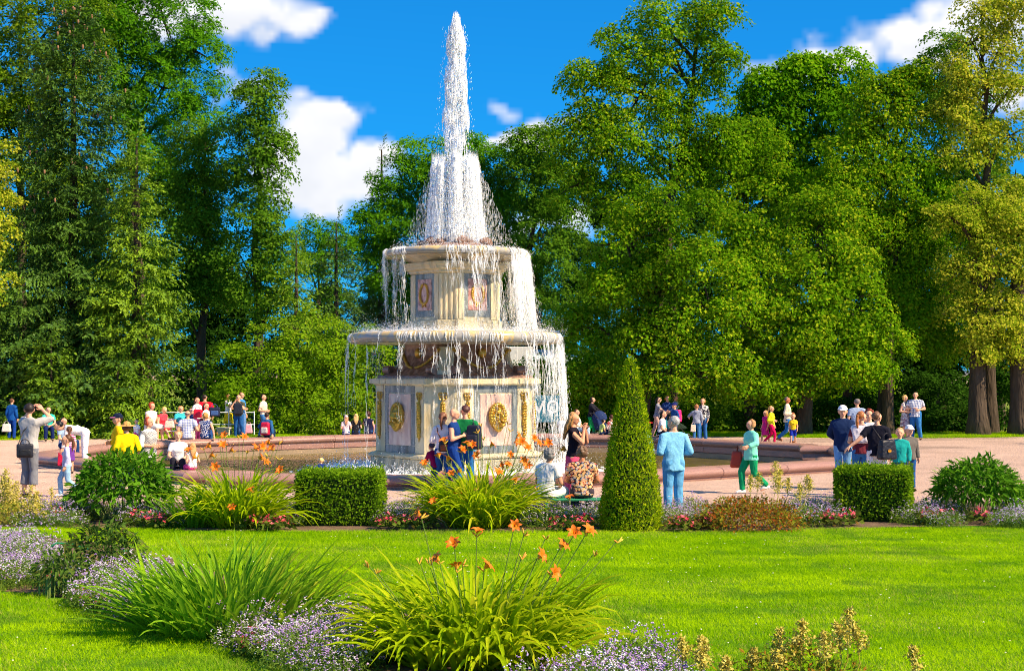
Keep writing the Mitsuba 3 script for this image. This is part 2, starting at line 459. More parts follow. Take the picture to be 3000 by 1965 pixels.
def mask(seed=1):
    """A bearded head in relief, about the origin, facing -y, 0.72 high."""
    rng = np.random.default_rng(seed)
    u, w = np.meshgrid(np.linspace(-1, 1, 41), np.linspace(-1, 1, 51), indexing='ij')
    r2 = (u / .95) ** 2 + (w / 1.0) ** 2
    dome = np.sqrt(np.maximum(0, 1 - r2)) * .19
    g = lambda cx, cy, sx, sy: np.exp(-((u - cx) / sx) ** 2 - ((w - cy) / sy) ** 2)
    h = dome + .09 * g(0, -.02, .12, .2) + .05 * g(0, .18, .10, .25) - .06 * g(-.27, .16, .15, .10) - .06 * g(.27, .16, .15, .10) \
        + .05 * g(-.3, .30, .2, .07) + .05 * g(.3, .30, .2, .07) + .03 * g(-.38, -.06, .16, .14) + .03 * g(.38, -.06, .16, .14) - .07 * g(0, -.34, .17, .05)
    hair = np.clip((np.sqrt((u / .62) ** 2 + ((w - .0) / .62) ** 2) - .8) * 3, 0, 1)
    curl = meshkit.fbm(np.stack([u * 4.5, w * 3.2, u * 0 + seed], -1), 3, seed) - .45
    beard = np.clip((-.28 - w) * 4, 0, 1)
    h = h + (hair * .8 + beard * .6) * curl * .26
    h = np.where(r2 > 1, np.minimum(h, 0) - .03, np.maximum(h, .015))
    v = np.stack([u * .265, -h * 1.15, w * .36], -1).reshape(-1, 3)
    n1, n2 = u.shape
    i, j = np.meshgrid(np.arange(n1 - 1), np.arange(n2 - 1), indexing='ij')
    a = (i * n2 + j).ravel(); b = a + n2
    f = np.stack([a, b, b + 1, a + 1], 1)
    keep = (r2.ravel()[f] < 1.04).any(1)
    f = f[keep]
    m = MB().add(v, f)
    for t in np.linspace(-.5, 3.64, 17):     # locks of hair and beard round the face
        rr = np.array([math.cos(t) * .255, -.09, math.sin(t) * .33 + .02])
        m.mesh(trimesh.creation.icosphere(1, 1.0).apply_transform(mat(*rr, 0, (.065, .075, .06))))
    for t in np.linspace(3.75, 5.65, 9):
        rr = np.array([math.cos(t) * .19, -.12, math.sin(t) * .36])
        m.mesh(trimesh.creation.icosphere(1, 1.0).apply_transform(mat(*rr, 0, (.05, .07, .085), ry=math.cos(t) * .6)))
    for s in (-1, 1):
        m.mesh(trimesh.creation.icosphere(1, 1.0).apply_transform(mat(s * .085, -.235, -.13, 0, (.085, .05, .03), ry=s * .45)))
    for t in np.linspace(.5, 2.64, 7):
        m.mesh(trimesh.creation.cone(.045, .13, sections=5).apply_transform(mat(math.cos(t) * .2, -.08, math.sin(t) * .33 + .0, 0, 1, ry=-(t - math.pi / 2))))
    v, f = m.get()
    return trimesh.Trimesh(v, f, process=False)


def garland(n=13, seed=0):
    """A hanging gilded garland under a ribbon bow, 1.3 high, about the origin at its top, on the face -y."""
    rng = np.random.default_rng(seed)
    m = MB()
    for s in (-1, 1):
        for cx, cz, r in ((.065, -.02, .055), (.05, -.11, .05)):
            t = np.linspace(0, 2 * np.pi, 12)
            m.tube(np.stack([s * cx + r * np.cos(t), t * 0 - .03, cz + r * np.sin(t)], 1), .018, 6)
    m.tube([(0, -.03, .03), (0, -.03, -.25)], .025, 6)
    for k in range(n):
        w = .075 - .045 * abs(k / n - .35)
        for s in (-1, 0, 1):
            m.mesh(trimesh.creation.icosphere(1, 1.0).apply_transform(mat(s * w * .55 + rng.normal(0, .008), -.045 - .02 * (s == 0), -.27 - k * .078, 0, (w * .55, .045, .048), ry=rng.normal(0, .5))))
    m.mesh(trimesh.creation.cone(.03, .14, sections=6).apply_transform(mat(0, -.03, -.27 - n * .078 + .03, 0, 1, rx=math.pi)))
    v, f = m.get()
    return trimesh.Trimesh(v, f, process=False)


for q in range(4):
    R = mat(0, 0, 0, q * math.pi / 2)
    side = ('right', None, None, 'left')[q]
    for s in (-1, 1):     # pilasters at both ends of the face
        m = chbox((.235, .022, .965), .008); m.apply_translation((s * 1.018, -1.957, 1.22)); fput('pilaster', m, 'marble', par=body, M=R)
    for nm, c, h in (('frame', (0, -1.955, 2.08), (.78, .012, .105)), ('frame', (0, -1.955, .36), (.78, .012, .11)), ('frame', (-.672, -1.955, 1.225), (.108, .012, .745)), ('frame', (.672, -1.955, 1.225), (.108, .012, .745))):
        m = chbox(np.array(h) - .002, .003); m.apply_translation(c); fput(nm, m, 'grey_marble', par=body, M=R)
    m = chbox((.56, .03, .74), .01); m.apply_translation((0, -1.958, 1.21)); fput('panel', m, 'pink_marble', par=body, M=R, label='pink marble panel behind the gilded mask' if side else None)
    if side:
        m = mask(q + 1); m.apply_translation((0, -1.985, 1.30)); fput('mask', m, 'gold', 60, par=fo, M=R, label=f'gilded bearded mask on the {side} face of the pedestal')
    for s in (-1, 1):
        m = garland(seed=q * 2 + s + 1); m.apply_translation((s * 1.018, -1.975, 1.96)); fput('garland', m, 'gold', 60, par=fo, M=R)
    R2 = mat(0, 0, 0, q * math.pi / 2 - math.pi / 4)
    dch = 1.95 * math.sqrt(2) - C0 / math.sqrt(2)
    m = chbox((.33, .03, .965), .008); m.apply_translation((.05, -dch, 1.22)); fput('pilaster', m, 'marble', par=body, M=R2)
    m = garland(seed=20 + q); m.apply_translation((.02, -dch - .035, 1.96)); fput('garland', m, 'gold', 60, par=fo, M=R2)
fput('cornice', loft([sq(1.98, C0, 2.185), sq(2.0, C0, 2.22), sq(2.12, C0 + .02, 2.235), sq(2.12, C0 + .02, 2.37), sq(2.06, C0, 2.38), sq(1.95, C0, 2.40)]), 'marble')
fput('plinth_course', loft([sq(1.95, C0, 2.395), sq(1.93, C0, 2.46), sq(1.86, C0, 2.475)]), 'red_marble')
cove = [(2.47, 1.80), (2.55, 1.62), (2.68, 1.47), (2.85, 1.36), (3.05, 1.28), (3.25, 1.25), (3.40, 1.26)]
fput('cove', loft([sq(s, C0 * s / 1.95, z) for z, s in cove]), 'red_marble', label='dark red marble cove under the lower bowl')
for q in range(4):
    R2 = mat(0, 0, 0, q * math.pi / 2 - math.pi / 4)
    pts = [(-1.99, 2.475), (-1.99, 2.62), (-1.86, 2.70), (-1.70, 2.80), (-1.62, 3.0), (-1.60, 3.30), (-1.2, 3.30), (-1.2, 2.475)]
    sc = trimesh.creation.extrude_polygon(sg.Polygon(pts), .42, engine='earcut')
    sc.apply_transform(np.array([[0, 0, 1, -.21], [1, 0, 0, 0], [0, 1, 0, 0], [0, 0, 0, 1.0]]))
    fput('scroll_bracket', sc, 'marble', M=R2)
    for s in (-1, 1):      # volutes at the outer corners of the cove
        cyl = trimesh.creation.cylinder(.13, .30, sections=20); cyl.apply_transform(mat(s * 1.12, -1.62, 2.63, 0, 1, ry=math.pi / 2)); fput('volute', cyl, 'red_marble', 30, M=mat(0, 0, 0, q * math.pi / 2))
    m = MB()
    for s in (-1, 1):
        for t in np.linspace(0, 1, 15):
            x = s * (.98 - .86 * t) if True else 0
            zz = 3.22 - .52 * math.sin(t * 1.5) ; yy = -np.interp(zz, [c[0] for c in cove], [c[1] for c in cove]) - .03
            m.mesh(trimesh.creation.icosphere(1, 1.0).apply_transform(mat(x, yy, zz, 0, (.055, .05, .045))))
    v, f = m.get()
    for h_, sel in (('swag', f[v[f[:, 0], 0] < 0]), ('swag', f[v[f[:, 0], 0] >= 0])):
        fput(h_, (v, sel), 'gold', True, M=mat(0, 0, 0, q * math.pi / 2), kind='stuff')
    r_ = trimesh.creation.icosphere(2, 1.0).apply_transform(mat(0, -1.33, 3.12, 0, (.14, .09, .15))); fput('rosette', r_, 'gold', True, M=mat(0, 0, 0, q * math.pi / 2))


def bowl(name, r, z0, z1, rin, zin, label):
    h = z1 - z0
    pr = [(rin, zin), (rin + (r - rin) * .45, z0 - .05 * h), (r - .22, z0 + .02), (r - .20, z0), (r - .06, z0 + .005)] + \
         [(r - .16 + .16 * math.cos(t), z0 + h * .48 + h * .50 * math.sin(t)) for t in np.linspace(-1.25, 1.5, 12)] + [(r - .45, z1 - .03), (r - .75, z1 - .06), (.05, z1 - .07)]
    v, f = lathe(pr, 120)
    a = np.arctan2(v[:, 1], v[:, 0])
    scal = 1 + .003 * np.cos(a * 12) * (v[:, 2] > z0 + .1) * (np.hypot(v[:, 0], v[:, 1]) > r - .3)
    v[:, :2] *= scal[:, None]
    return fput(name, (v, f), 'bowl_stone', 35, label=label)


bowl('lower_bowl', 3.15, 3.40, 3.73, 1.20, 3.36, 'wide lower marble bowl with an ochre stained rolled rim')
up = 1.08
fput('upper_base', loft([sq(1.17, .42, 3.70), sq(1.17, .42, 4.06), sq(1.11, .40, 4.08)]), 'marble')
ub = fput('upper_pedestal', loft([sq(up, .40, 4.08), sq(up, .40, 5.44)]), 'marble')
for q in range(4):
    R = mat(0, 0, 0, q * math.pi / 2)
    for c, h in (((0, -1.085, 5.36), (.475, .012, .075)), ((0, -1.085, 4.27), (.475, .012, .095)), ((-.41, -1.085, 4.825), (.065, .012, .455)), ((.41, -1.085, 4.825), (.065, .012, .455))):
        m = chbox(h, .003); m.apply_translation(c); fput('frame', m, 'grey_marble', par=ub, M=R)
    m = chbox((.342, .03, .453), .008); m.apply_translation((0, -1.085, 4.82)); fput('panel', m, 'rosso_marble', par=ub, M=R)
    for s in (-1, 1):
        m = chbox((.095, .025, .66), .006); m.apply_translation((s * .578, -1.083, 4.76)); fput('pilaster', m, 'marble', par=ub, M=R)
    m = MB()
    for s in (-1, 1):
        for t in np.linspace(-1.45, 1.25, 18):
            x, z = s * .20 * math.cos(t), 4.84 + .29 * math.sin(t)
            for k in (-1, 1):
                m.mesh(trimesh.creation.icosphere(1, 1.0).apply_transform(mat(x + k * .018, -1.135, z, 0, (.016, .022, .045), ry=-s * (t + math.pi / 2) * 1.0 + k * .5)))
    for s in (-1, 1): m.tube([(s * -.03, -1.13, 4.56), (s * .10, -1.13, 4.47)], .022, 6)
    v, f = m.get(); fput('wreath', (v, f), 'gold', 60, M=R, label='gilded laurel wreath on a red marble panel' if q in (0, 3) else None)
    R2 = mat(0, 0, 0, q * math.pi / 2 - math.pi / 4)
    du = up * math.sqrt(2) - .40 / math.sqrt(2)
    for k in range(4):
        cyl = trimesh.creation.cylinder(.058, 1.30, sections=16); cyl.apply_translation((-.225 + k * .15, -du, 4.75)); fput('flute', cyl, 'marble', 40, par=ub, M=R2)
fput('capital', loft([sq(1.10, .40, 5.435), sq(1.16, .41, 5.47), sq(1.16, .41, 5.52), sq(1.26, .44, 5.56), sq(1.28, .45, 5.66), sq(1.30, .45, 5.68), sq(1.30, .45, 5.76)]), 'marble')
bowl('upper_bowl', 2.14, 5.93, 6.17, 1.2, 5.72, 'upper marble bowl with an ochre stained rolled rim')
rng = np.random.default_rng(5)
bsdf('tufa', lambda p, n, uv: mix(c3((.12, .06, .045)), c3((.30, .19, .15)), fbm(p.x * 12, p.y * 12, p.z * 12, 3)), .8)
for x, y, s in ((-.62, -.5, .17), (-.36, -.62, .15), (.22, -.68, .18), (.42, -.66, .13), (.9, -.3, .16), (-.95, -.1, .13), (0, .7, .18), (-.6, .5, .17), (.6, .5, .17)):
    s0 = trimesh.creation.icosphere(3, 1.0)
    v, f = disp((s0.vertices, s0.faces), .28, 2.2, int(s * 100))
    c, sn = math.cos(-TH), math.sin(-TH)
    fput('tufa_rock', (v * [s * 1.35, s * 1.1, s] + [c * x - sn * y, sn * x + c * y, 6.22 + s * .9], f), 'tufa', 40)
v, f = lathe([(1.25, 6.05), (1.22, 6.22), (.95, 6.32), (.5, 6.40), (.05, 6.44)], 40)
fput('rock_bed', disp((v, f), .03, 4), 'tufa', 40)
# grass behind the plaza
edge = [G(x, y)[:2] for x, y in ((-900, 1290), (0, 1288), (330, 1283), (700, 1284), (1050, 1275), (1300, 1272), (1640, 1273), (2000, 1276), (2400, 1281), (2700, 1282), (3000, 1279), (3900, 1284))]
gp = sg.Polygon([tuple(p) for p in edge] + [(300, 260), (-300, 260)])
put('back_lawn', sheet(gp, .006), 'far_lawn'); tag('back_lawn', 'rough grass under the trees behind the plaza', kind='structure')

# ------------------------------------------------------------------ falling water: white aerated drops and streaks
bsdf('white_water', (.93, .95, .97), .25, .5)
bsdf('veil_water', (.78, .82, .82), .2, .6)
OCT_V = np.array([(1, 0, 0), (-.5, .866, 0), (-.5, -.866, 0), (0, 0, 1), (0, 0, -1.0)])
OCT_F = np.array([(0, 1, 3), (1, 2, 3), (2, 0, 3), (1, 0, 4), (2, 1, 4), (0, 2, 4)])


def drops(pos, r, ln, vel=None):
    """Stretched drops at the points pos with radius r and half length ln along their flight."""
    n = len(pos)
    r, ln = np.broadcast_to(r, n), np.broadcast_to(ln, n)
    d = np.tile([0, 0, 1.0], (n, 1)) if vel is None else vel / np.linalg.norm(vel, axis=1, keepdims=True)
    x = np.cross(d, [.31, .92, .11]); x /= np.linalg.norm(x, axis=1, keepdims=True)
    y = np.cross(d, x)
    v = pos[:, None] + (OCT_V[None, :, :1] * x[:, None] + OCT_V[None, :, 1:2] * y[:, None]) * r[:, None, None] + OCT_V[None, :, 2:] * d[:, None] * ln[:, None, None]
    f = OCT_F[None] + (np.arange(n) * 5)[:, None, None]
    return v.reshape(-1, 3), f.reshape(-1, 3)


rng = np.random.default_rng(11)
CEN = np.array([FX, FY, 0.0])
m = MB()
# the tall jet: a churned core, then water falling back round it
zc = np.linspace(6.45, 13.0, 90)
rad = np.interp(zc, [6.4, 8, 10, 11.5, 12.4, 12.8, 13.02], [.06, .07, .08, .11, .14, .12, .05])
core = np.stack([FX + (meshkit.fbm(np.c_[zc * 2, zc * 0, zc * 0], 3, 1) - .5) * .10, FY + zc * 0, zc], 1)
b = MB().tube(core, rad, 14)
v, f = b.get(); v, f = disp((v, f), .05, 5, 3); m.add(v, f)
n = 12000
z = 13.05 - 5.9 * rng.random(n) ** .95
edge = np.interp(z, [7, 8.5, 9.3, 10.5, 11.5, 12.3, 12.9, 13.05], [.42, .40, .44, .42, .38, .30, .17, .06])
edge = .74 * edge * (.85 + .5 * meshkit.noise(np.c_[z * 1.7, z * 0, z * 0], 4))
a = rng.random(n) * 2 * np.pi
rr = edge * rng.random(n) ** .55
clump = meshkit.fbm(np.c_[np.cos(a) * 2.2, np.sin(a) * 2.2, z * 1.6], 3, 9)
keep = (clump > .54 - .19 * (z > 12) + .08 * (z < 10)) | (rng.random(n) < .10)
pos = np.c_[FX + rr * np.cos(a) + .02, FY + rr * np.sin(a), z][keep]; k = len(pos)
m.add(*drops(pos, rng.uniform(.005, .015, k), rng.uniform(.06, .26, k)))
n = 1500
z = 7 + 5.8 * rng.random(n); a = rng.random(n) * 6.28; rr = np.interp(z, [7, 9, 12.8], [.8, .55, .3]) * np.sqrt(rng.random(n)) * 1.25
m.add(*drops(np.c_[FX + rr * np.cos(a), FY + rr * np.sin(a), z], rng.uniform(.004, .010, n), rng.uniform(.01, .04, n)))
m.put('tall_jet', 'white_water', fo, label='tall white central water jet', kind='stuff')
# the crown of shorter jets round it
m = MB()
for q in range(8):
    a = q * math.pi / 4 + .05
    top = 8.80 + .10 * math.sin(q * 2.3)
    bx, by = FX + .57 * math.cos(a), FY + .57 * math.sin(a)
    zz = np.linspace(6.45, top, 36)
    path = np.c_[bx + (zz - 6.4) * .015 * math.cos(a), by + (zz - 6.4) * .015 * math.sin(a), zz]
    b = MB().tube(path, np.interp(zz, [6.4, 7.5, 8.6, top - .05, top], [.05, .07, .13, .10, .03]), 10)
    v, f = b.get(); v, f = disp((v, f), .05, 6, q); m.add(v, f)
    n = 2600
    t = rng.random(n); z = top - (top - 6.4) * t ** .9
    sp = (.13 + .16 * t) * rng.random(n) ** .6
    b2 = rng.random(n) * 6.28
    pos = np.c_[bx + .06 * t * math.cos(a) + sp * np.cos(b2), by + .06 * t * math.sin(a) + sp * np.sin(b2), z]
    m.add(*drops(pos, rng.uniform(.0035, .009, n), rng.uniform(.10, .40, n)))
n = 2600
t = rng.random(n); a = rng.random(n) * 6.28; rr = .52 + .50 * t * rng.random(n) ** .9
m.add(*drops(np.c_[FX + rr * np.cos(a) + .1 * t, FY + rr * np.sin(a), 8.7 - 2.35 * t], rng.uniform(.004, .010, n), rng.uniform(.03, .13, n)))
n = 7000
t = rng.random(n) ** .8; a = rng.random(n) * 6.28; rr = .45 + (.2 + 1.0 * t) * rng.random(n)
m.add(*drops(np.c_[FX + rr * np.cos(a) + .1 * t, FY + rr * np.sin(a), 8.9 - 2.5 * t], rng.uniform(.002, .0045, n), rng.uniform(.02, .09, n)))
m.put('jet_crown', 'white_water', fo, label='ring of shorter white jets on the rocks', kind='stuff')


def sheets(name, r, z0, z1, nstr, seed, label, wind=.22, thin=1.0):
    """Water falling from a bowl's rim: strands that break into streaks and drops; fuller on the lit right side."""
    rng = np.random.default_rng(seed)
    m, fine = MB(), MB()
    H = z0 - z1
    for s in range(nstr):
        a = rng.random() * 2 * math.pi
        right = .5 + .5 * math.cos(a - .15)
        dens = meshkit.fbm(np.array([[math.cos(a) * 6, math.sin(a) * 6, seed]]), 3, seed)[0]
        if dens < .55 - .20 * right or rng.random() > (.34 + .26 * right ** 3 - .16 * math.sin(a) ** 2 * (math.cos(a) < .7)): continue
        v0 = rng.uniform(.06, .22)
        L = H * ((.12 + .7 * rng.random() ** 2.2) if rng.random() < .80 - .5 * right ** 4 else 1.0)
        n = max(4, int(rng.integers(14, 30) * L / 1.6 * thin))
        t = np.sort(rng.random(n)) ** .8
        drop = t * L
        tt = np.sqrt(2 * drop / 9.8)
        rad = r + .02 + v0 * tt
        sway = .02 * np.sin(drop * 7 + s) + rng.normal(0, .012 + .06 * t, n)
        lx, ly = math.cos(a), math.sin(a)
        pos = np.c_[FX + rad * lx - sway * ly + wind * tt ** 2, FY + rad * ly + sway * lx, z0 - drop]
        vel = np.c_[np.full(n, v0 * lx) + 2 * wind * tt, np.full(n, v0 * ly), -9.8 * tt - .6]
        vel[:, 2] += rng.normal(0, .3, n); vel[:, 0] += rng.normal(0, .45, n)
        big = rng.uniform(.0036, .0095) * (1 - .55 * t) * (1 if right > .35 else .75)
        m.add(*drops(pos, big, rng.uniform(.09, .30, n) * (1.15 - .5 * t), vel))
        k = int(n * 1.3)
        i = rng.integers(0, n, k)
        fine.add(*drops(pos[i] + rng.normal(0, 1, (k, 3)) * [.07, .07, .12] * (.4 + t[i])[:, None], rng.uniform(.002, .0055, k), rng.uniform(.01, .05, k), vel[i]))
    for q, (v, f) in enumerate((m.get(), fine.get())):
        put(name if q == 0 else 'spray', (v, f), 'white_water' if q == 0 else 'white_water', fo, label=label if q == 0 else None, kind='stuff')
    # the film rolling over the rim
    fm = MB()
    for s in range(int(nstr * .55)):
        a = rng.random() * 2 * math.pi
        if meshkit.fbm(np.array([[math.cos(a) * 6, math.sin(a) * 6, seed]]), 3, seed)[0] < .47 - .1 * math.cos(a): continue
        ph = np.linspace(.9, -.9, 6)
        h = .20
        da = np.linspace(-1, 1, 6) * rng.normal(0, .01)
        path = np.c_[FX + (r - .15 + .172 * np.cos(ph)) * np.cos(a + da), FY + (r - .15 + .172 * np.cos(ph)) * np.sin(a + da), z0 + (.14 if r > 3 else .09) + (.165 if r > 3 else .13) * np.sin(ph)]
        fm.tube(path, rng.uniform(.004, .011), 4)
    fm.put('rim_film', 'white_water', fo, kind='stuff')


sheets('upper_curtain', 2.14, 5.97, 3.80, 900, 4, 'white streaks of water falling from the upper bowl', .30)
sheets('lower_curtain', 3.15, 3.42, -.30, 620, 7, 'thin streaks of water falling from the lower bowl', .05, .62)


def mist(name, n, rad, zf, spread, seed, size=(.003, .008), label=None):
    rng = np.random.default_rng(seed)
    a = rng.random(n) * 6.28
    rr = rad[0] + (rad[1] - rad[0]) * rng.random(n)
    z = zf + np.abs(rng.exponential(spread, n))
    p = np.c_[FX + rr * np.cos(a), FY + rr * np.sin(a), z]
    v, f = drops(p, rng.uniform(*size, n), rng.uniform(size[0], size[1] * 2.0, n))
    put(name, (v, f), 'white_water', fo, label=label, kind='stuff')


mist('splash', 14000, (1.2, 2.95), 3.68, .075, 31, (.005, .013), 'white splash on the lower bowl')
mist('splash', 3500, (.9, 1.95), 6.14, .07, 32, (.005, .012))
mist('splash', 9000, (1.3, 3.4), 3.70, .20, 33, (.002, .005))
mist('splash', 9000, (2.6, 4.1), -.31, .085, 34, (.006, .018), 'white splash where the lower curtain meets the pool')
mist('splash', 4500, (2.5, 4.6), -.30, .26, 35, (.003, .007))
# foam on the pool
fm = MB()
rng = np.random.default_rng(8)
n = 2600
a = rng.random(n) * 6.28; rr = 3.55 + rng.normal(0, .42, n)
ico = trimesh.creation.icosphere(0, 1.0)
for i in range(n):
    s = rng.uniform(.02, .075)
    fm.add(ico.vertices * [s * 1.6, s * 1.6, s * .7] + [FX + rr[i] * math.cos(a[i]), FY + rr[i] * math.sin(a[i]), -.315], ico.faces)
fm.put('foam', 'white_water', 'pool_water', kind='stuff')

# ------------------------------------------------------------------ trees
UP = np.array([0, 0, 1.0])


def leafy(n, rx, rz, ln, wd, rng, droop=.35, tilt=.45):
    """A spray of n folded diamond leaves in a flat cushion about the origin; local z is out of the crown."""
    p = rng.normal(0, 1, (n, 3)); p /= np.linalg.norm(p, axis=1, keepdims=True)
    p *= (rng.random(n) ** .45)[:, None]
    p = p * [rx, rx, rz]
    az = np.arctan2(p[:, 1], p[:, 0]) + rng.normal(0, .9, n)
    d = np.stack([np.cos(az), np.sin(az), -droop + rng.normal(0, .35, n)], 1); d /= np.linalg.norm(d, axis=1, keepdims=True)
    nn = UP + rng.normal(0, tilt, (n, 3))
    s = np.cross(nn, d); s /= np.linalg.norm(s, axis=1, keepdims=True)
    u = np.cross(d, s)
    k = rng.uniform(.7, 1.2, n)[:, None]
    a, t = p, p + d * ln * k
    mid = p + d * ln * .45 * k + u * wd * .12
    l, r = mid + s * wd * .5 * k, mid - s * wd * .5 * k
    v = np.stack([a, l, t, r], 1).reshape(-1, 3)
    f = (np.array([[0, 2, 1], [0, 3, 2]])[None] + (np.arange(n) * 4)[:, None, None]).reshape(-1, 3)
    uv = np.repeat(rng.random((n, 2)), 4, 0)
    return v, f, uv


def leafcol(dark, light, tint, amount, sc=.35):
    """Leaf colour: a mix by leaf and by place, with a share of a third hue."""
    d, l, t = c3(dark), c3(light), c3(tint)

    def fn(p, n, uv):
        w = fbm(p.x * sc, p.y * sc, p.z * sc, 3)
        c = mix(d, l, dr.clip(uv.x * .6 + (w - .5) * 1.3 + .2, 0, 1))
        return mix(c, t, smoothstep(1 - amount - .05, 1 - amount + .25, uv.y * .55 + fbm(p.x * .22 + 5, p.y * .22, p.z * .22, 3) * .45))
    return fn


SPEC = {  # species and one painted shade tone: (dark, light, tint, share of tint, leaf length, leaf width)
    'linden': ((.06, .18, .005), (.20, .44, .008), (.46, .58, .02), .45, .13, .09),
    'maple': ((.075, .24, .006), (.20, .46, .008), (.36, .54, .012), .35, .15, .12),
    'alder': ((.06, .18, .012), (.17, .36, .018), (.30, .46, .03), .3, .13, .10),
    'ash': ((.06, .22, .008), (.17, .44, .012), (.32, .56, .02), .3, .17, .07),
    'oak': ((.06, .16, .008), (.15, .30, .012), (.30, .42, .02), .5, .13, .09),
    'shade': ((.022, .075, .008), (.055, .15, .012), (.12, .22, .02), .2, .16, .11),  # no species: leaf colours darkened so undergrowth and far wood look shaded
    'birch': ((.16, .28, .010), (.36, .50, .018), (.60, .60, .05), .55, .13, .095),
    'dogwood': ((.10, .25, .008), (.26, .46, .012), (.42, .50, .03), .35, .13, .085),
}
sprays = {}
for si, (sp, (dk, lt, ti, am, ln, wd)) in enumerate(SPEC.items()):
    leafmat('leaf_' + sp, leafcol(dk, lt, ti, am), .42)
    for q in range(2):
        rng = np.random.default_rng(100 + si * 5 + q)
        v, f, uv = leafy(64, .62, .20, ln * 1.12, wd * 1.12, rng)
        gid = f'spray_{sp}_{q}'
        scene[gid] = {'type': 'shapegroup', 'leaf': mikit.ply((v, f), 'leaf_' + sp, uv=uv)}
        sprays.setdefault(sp, []).append(gid)
_cnt = {}


def inst(key, gid, M):
    c = _cnt[key] = _cnt.get(key, 0) + 1
    scene[f'{key}__{c:04d}'] = {'type': 'instance', 'to_world': T(M), 'g': {'type': 'ref', 'id': gid}}


def fib(n, rng):
    i = np.arange(n) + .5
    ph = np.arccos(1 - 2 * i / n); th = np.pi * (1 + 5 ** .5) * i + rng.random() * 6
    d = np.stack([np.cos(th) * np.sin(ph), np.sin(th) * np.sin(ph), np.cos(ph)], 1)
    d += rng.normal(0, .12, d.shape)
    return d / np.linalg.norm(d, axis=1, keepdims=True)


def crown(key, sp, c, r, rng, clump=1.15, dens=1.0, back=.35, flat=.72):
    """Leaf clumps over the ellipsoid with centre c and radii r."""
    c, r = np.asarray(c, float), np.asarray(r, float)
    p_ = 1.6; area = 4 * np.pi * ((r[0] * r[1]) ** p_ / 3 + (r[0] * r[2]) ** p_ / 3 + (r[1] * r[2]) ** p_ / 3) ** (1 / p_)
    r = np.maximum(r - clump * .32, r * .4)
    k = max(6, int(area / (clump * clump * 2.3)))
    for i, d in enumerate(np.vstack([fib(k, rng), fib(max(3, k // 4), rng)])):
        if d[1] > back: continue
        cc = c + d * r * (rng.uniform(.72, 1.06) if i < k else rng.uniform(.2, .5))
        cr = clump * rng.uniform(.5, 1.05)
        n = max(3, int(13.5 * dens * cr * cr / 1.2))
        dd = rng.normal(0, 1, (n, 3)); dd /= np.linalg.norm(dd, axis=1, keepdims=True)
        dd = dd + d * .55 + UP * .22 + np.array([.1, -.25, 0]); dd /= np.linalg.norm(dd, axis=1, keepdims=True)
        for e in dd:
            p = cc + e * cr * np.array([1, 1, flat]) * rng.uniform(.55, 1.0)
            z = e * .75 + UP * .65 + rng.normal(0, .22, 3)
            s = rng.uniform(.72, 1.15) * (clump / 1.15) ** .5
            M = np.eye(4); M[:3, :3] = frame(z, rng.random() * 6.28) * s; M[:3, 3] = p
            inst(key, sprays[sp][rng.integers(2)], M)


def limb(m, a, b, r0, r1, rng, sag=.06, n=7):
    a, b = np.asarray(a, float), np.asarray(b, float)
    t = np.linspace(0, 1, n)[:, None]
    L = np.linalg.norm(b - a)
    w = np.cumsum(rng.normal(0, sag * L / n, (n, 3)), 0) * np.sin(t * np.pi)
    p = a + (b - a) * t + w + np.array([0, 0, 1]) * np.sin(t * np.pi) * L * .06
    m.tube(p, np.linspace(r0, r1, n), 7)


def tree(name, label, sp, foot, blobs, seed, tr=.28, group=None, clump=1.15, dens=1.0, back=.35, lean=0.0, depth=.8):
    """blobs: (x, y, rx, ry[, dy]) in photo pixels at the tree's distance; foot: the trunk's (X, Y) on the ground."""
    rng = np.random.default_rng(seed)
    key = thing(name, label, 'tree', group)
    X, Y = foot
    s = Y / FPX
    bl = []
    for b in blobs:
        x, y, rx, ry = b[:4]; dy = b[4] if len(b) > 4 else 0
        q = P(x, y, Y + dy)
        s2 = (Y + dy) / FPX
        bl.append((q, np.array([rx * s2, min(rx, ry) * s2 * depth, ry * s2])))
    top = max(bl, key=lambda b: b[0][2])[0]
    m = MB()
    zs = np.linspace(0, 1, 12)
    path = np.array([[X, Y, 0]]) * (1 - zs)[:, None] + (np.array([top[0], top[1] + .2, top[2]]))[None] * zs[:, None]
    path[:, 0] += lean * np.sin(zs * 3.1)
    path[1:-1, :2] += rng.normal(0, .12, (10, 2)) * np.clip(path[1:-1, 2:] / 8 - .2, 0, 1)
    rad = .82 * tr * np.interp(zs, [0, .03, .1, .6, 1], [1.45, 1.12, 1.0, .55, .06])
    m.tube(path, rad, 12)
    for q, r in bl:
        z0 = np.clip(q[2] - r[2] * .9 - .5, top[2] * .26, top[2] * .9)
        i = np.interp(z0, path[:, 2], np.arange(12))
        a = np.array([np.interp(i, np.arange(12), path[:, k]) for k in range(3)])
        limb(m, a, q + [0, 0, r[2] * .3], tr * .24, .03, rng)
        for e in fib(5, rng): limb(m, q, q + e * r * .85, tr * .14, .015, rng, n=5)
    m.put('trunk', 'bark', key, smooth=True)
    for q, r in bl: crown(key + '__crown', sp, q, r, rng, clump, dens, back)
    return key


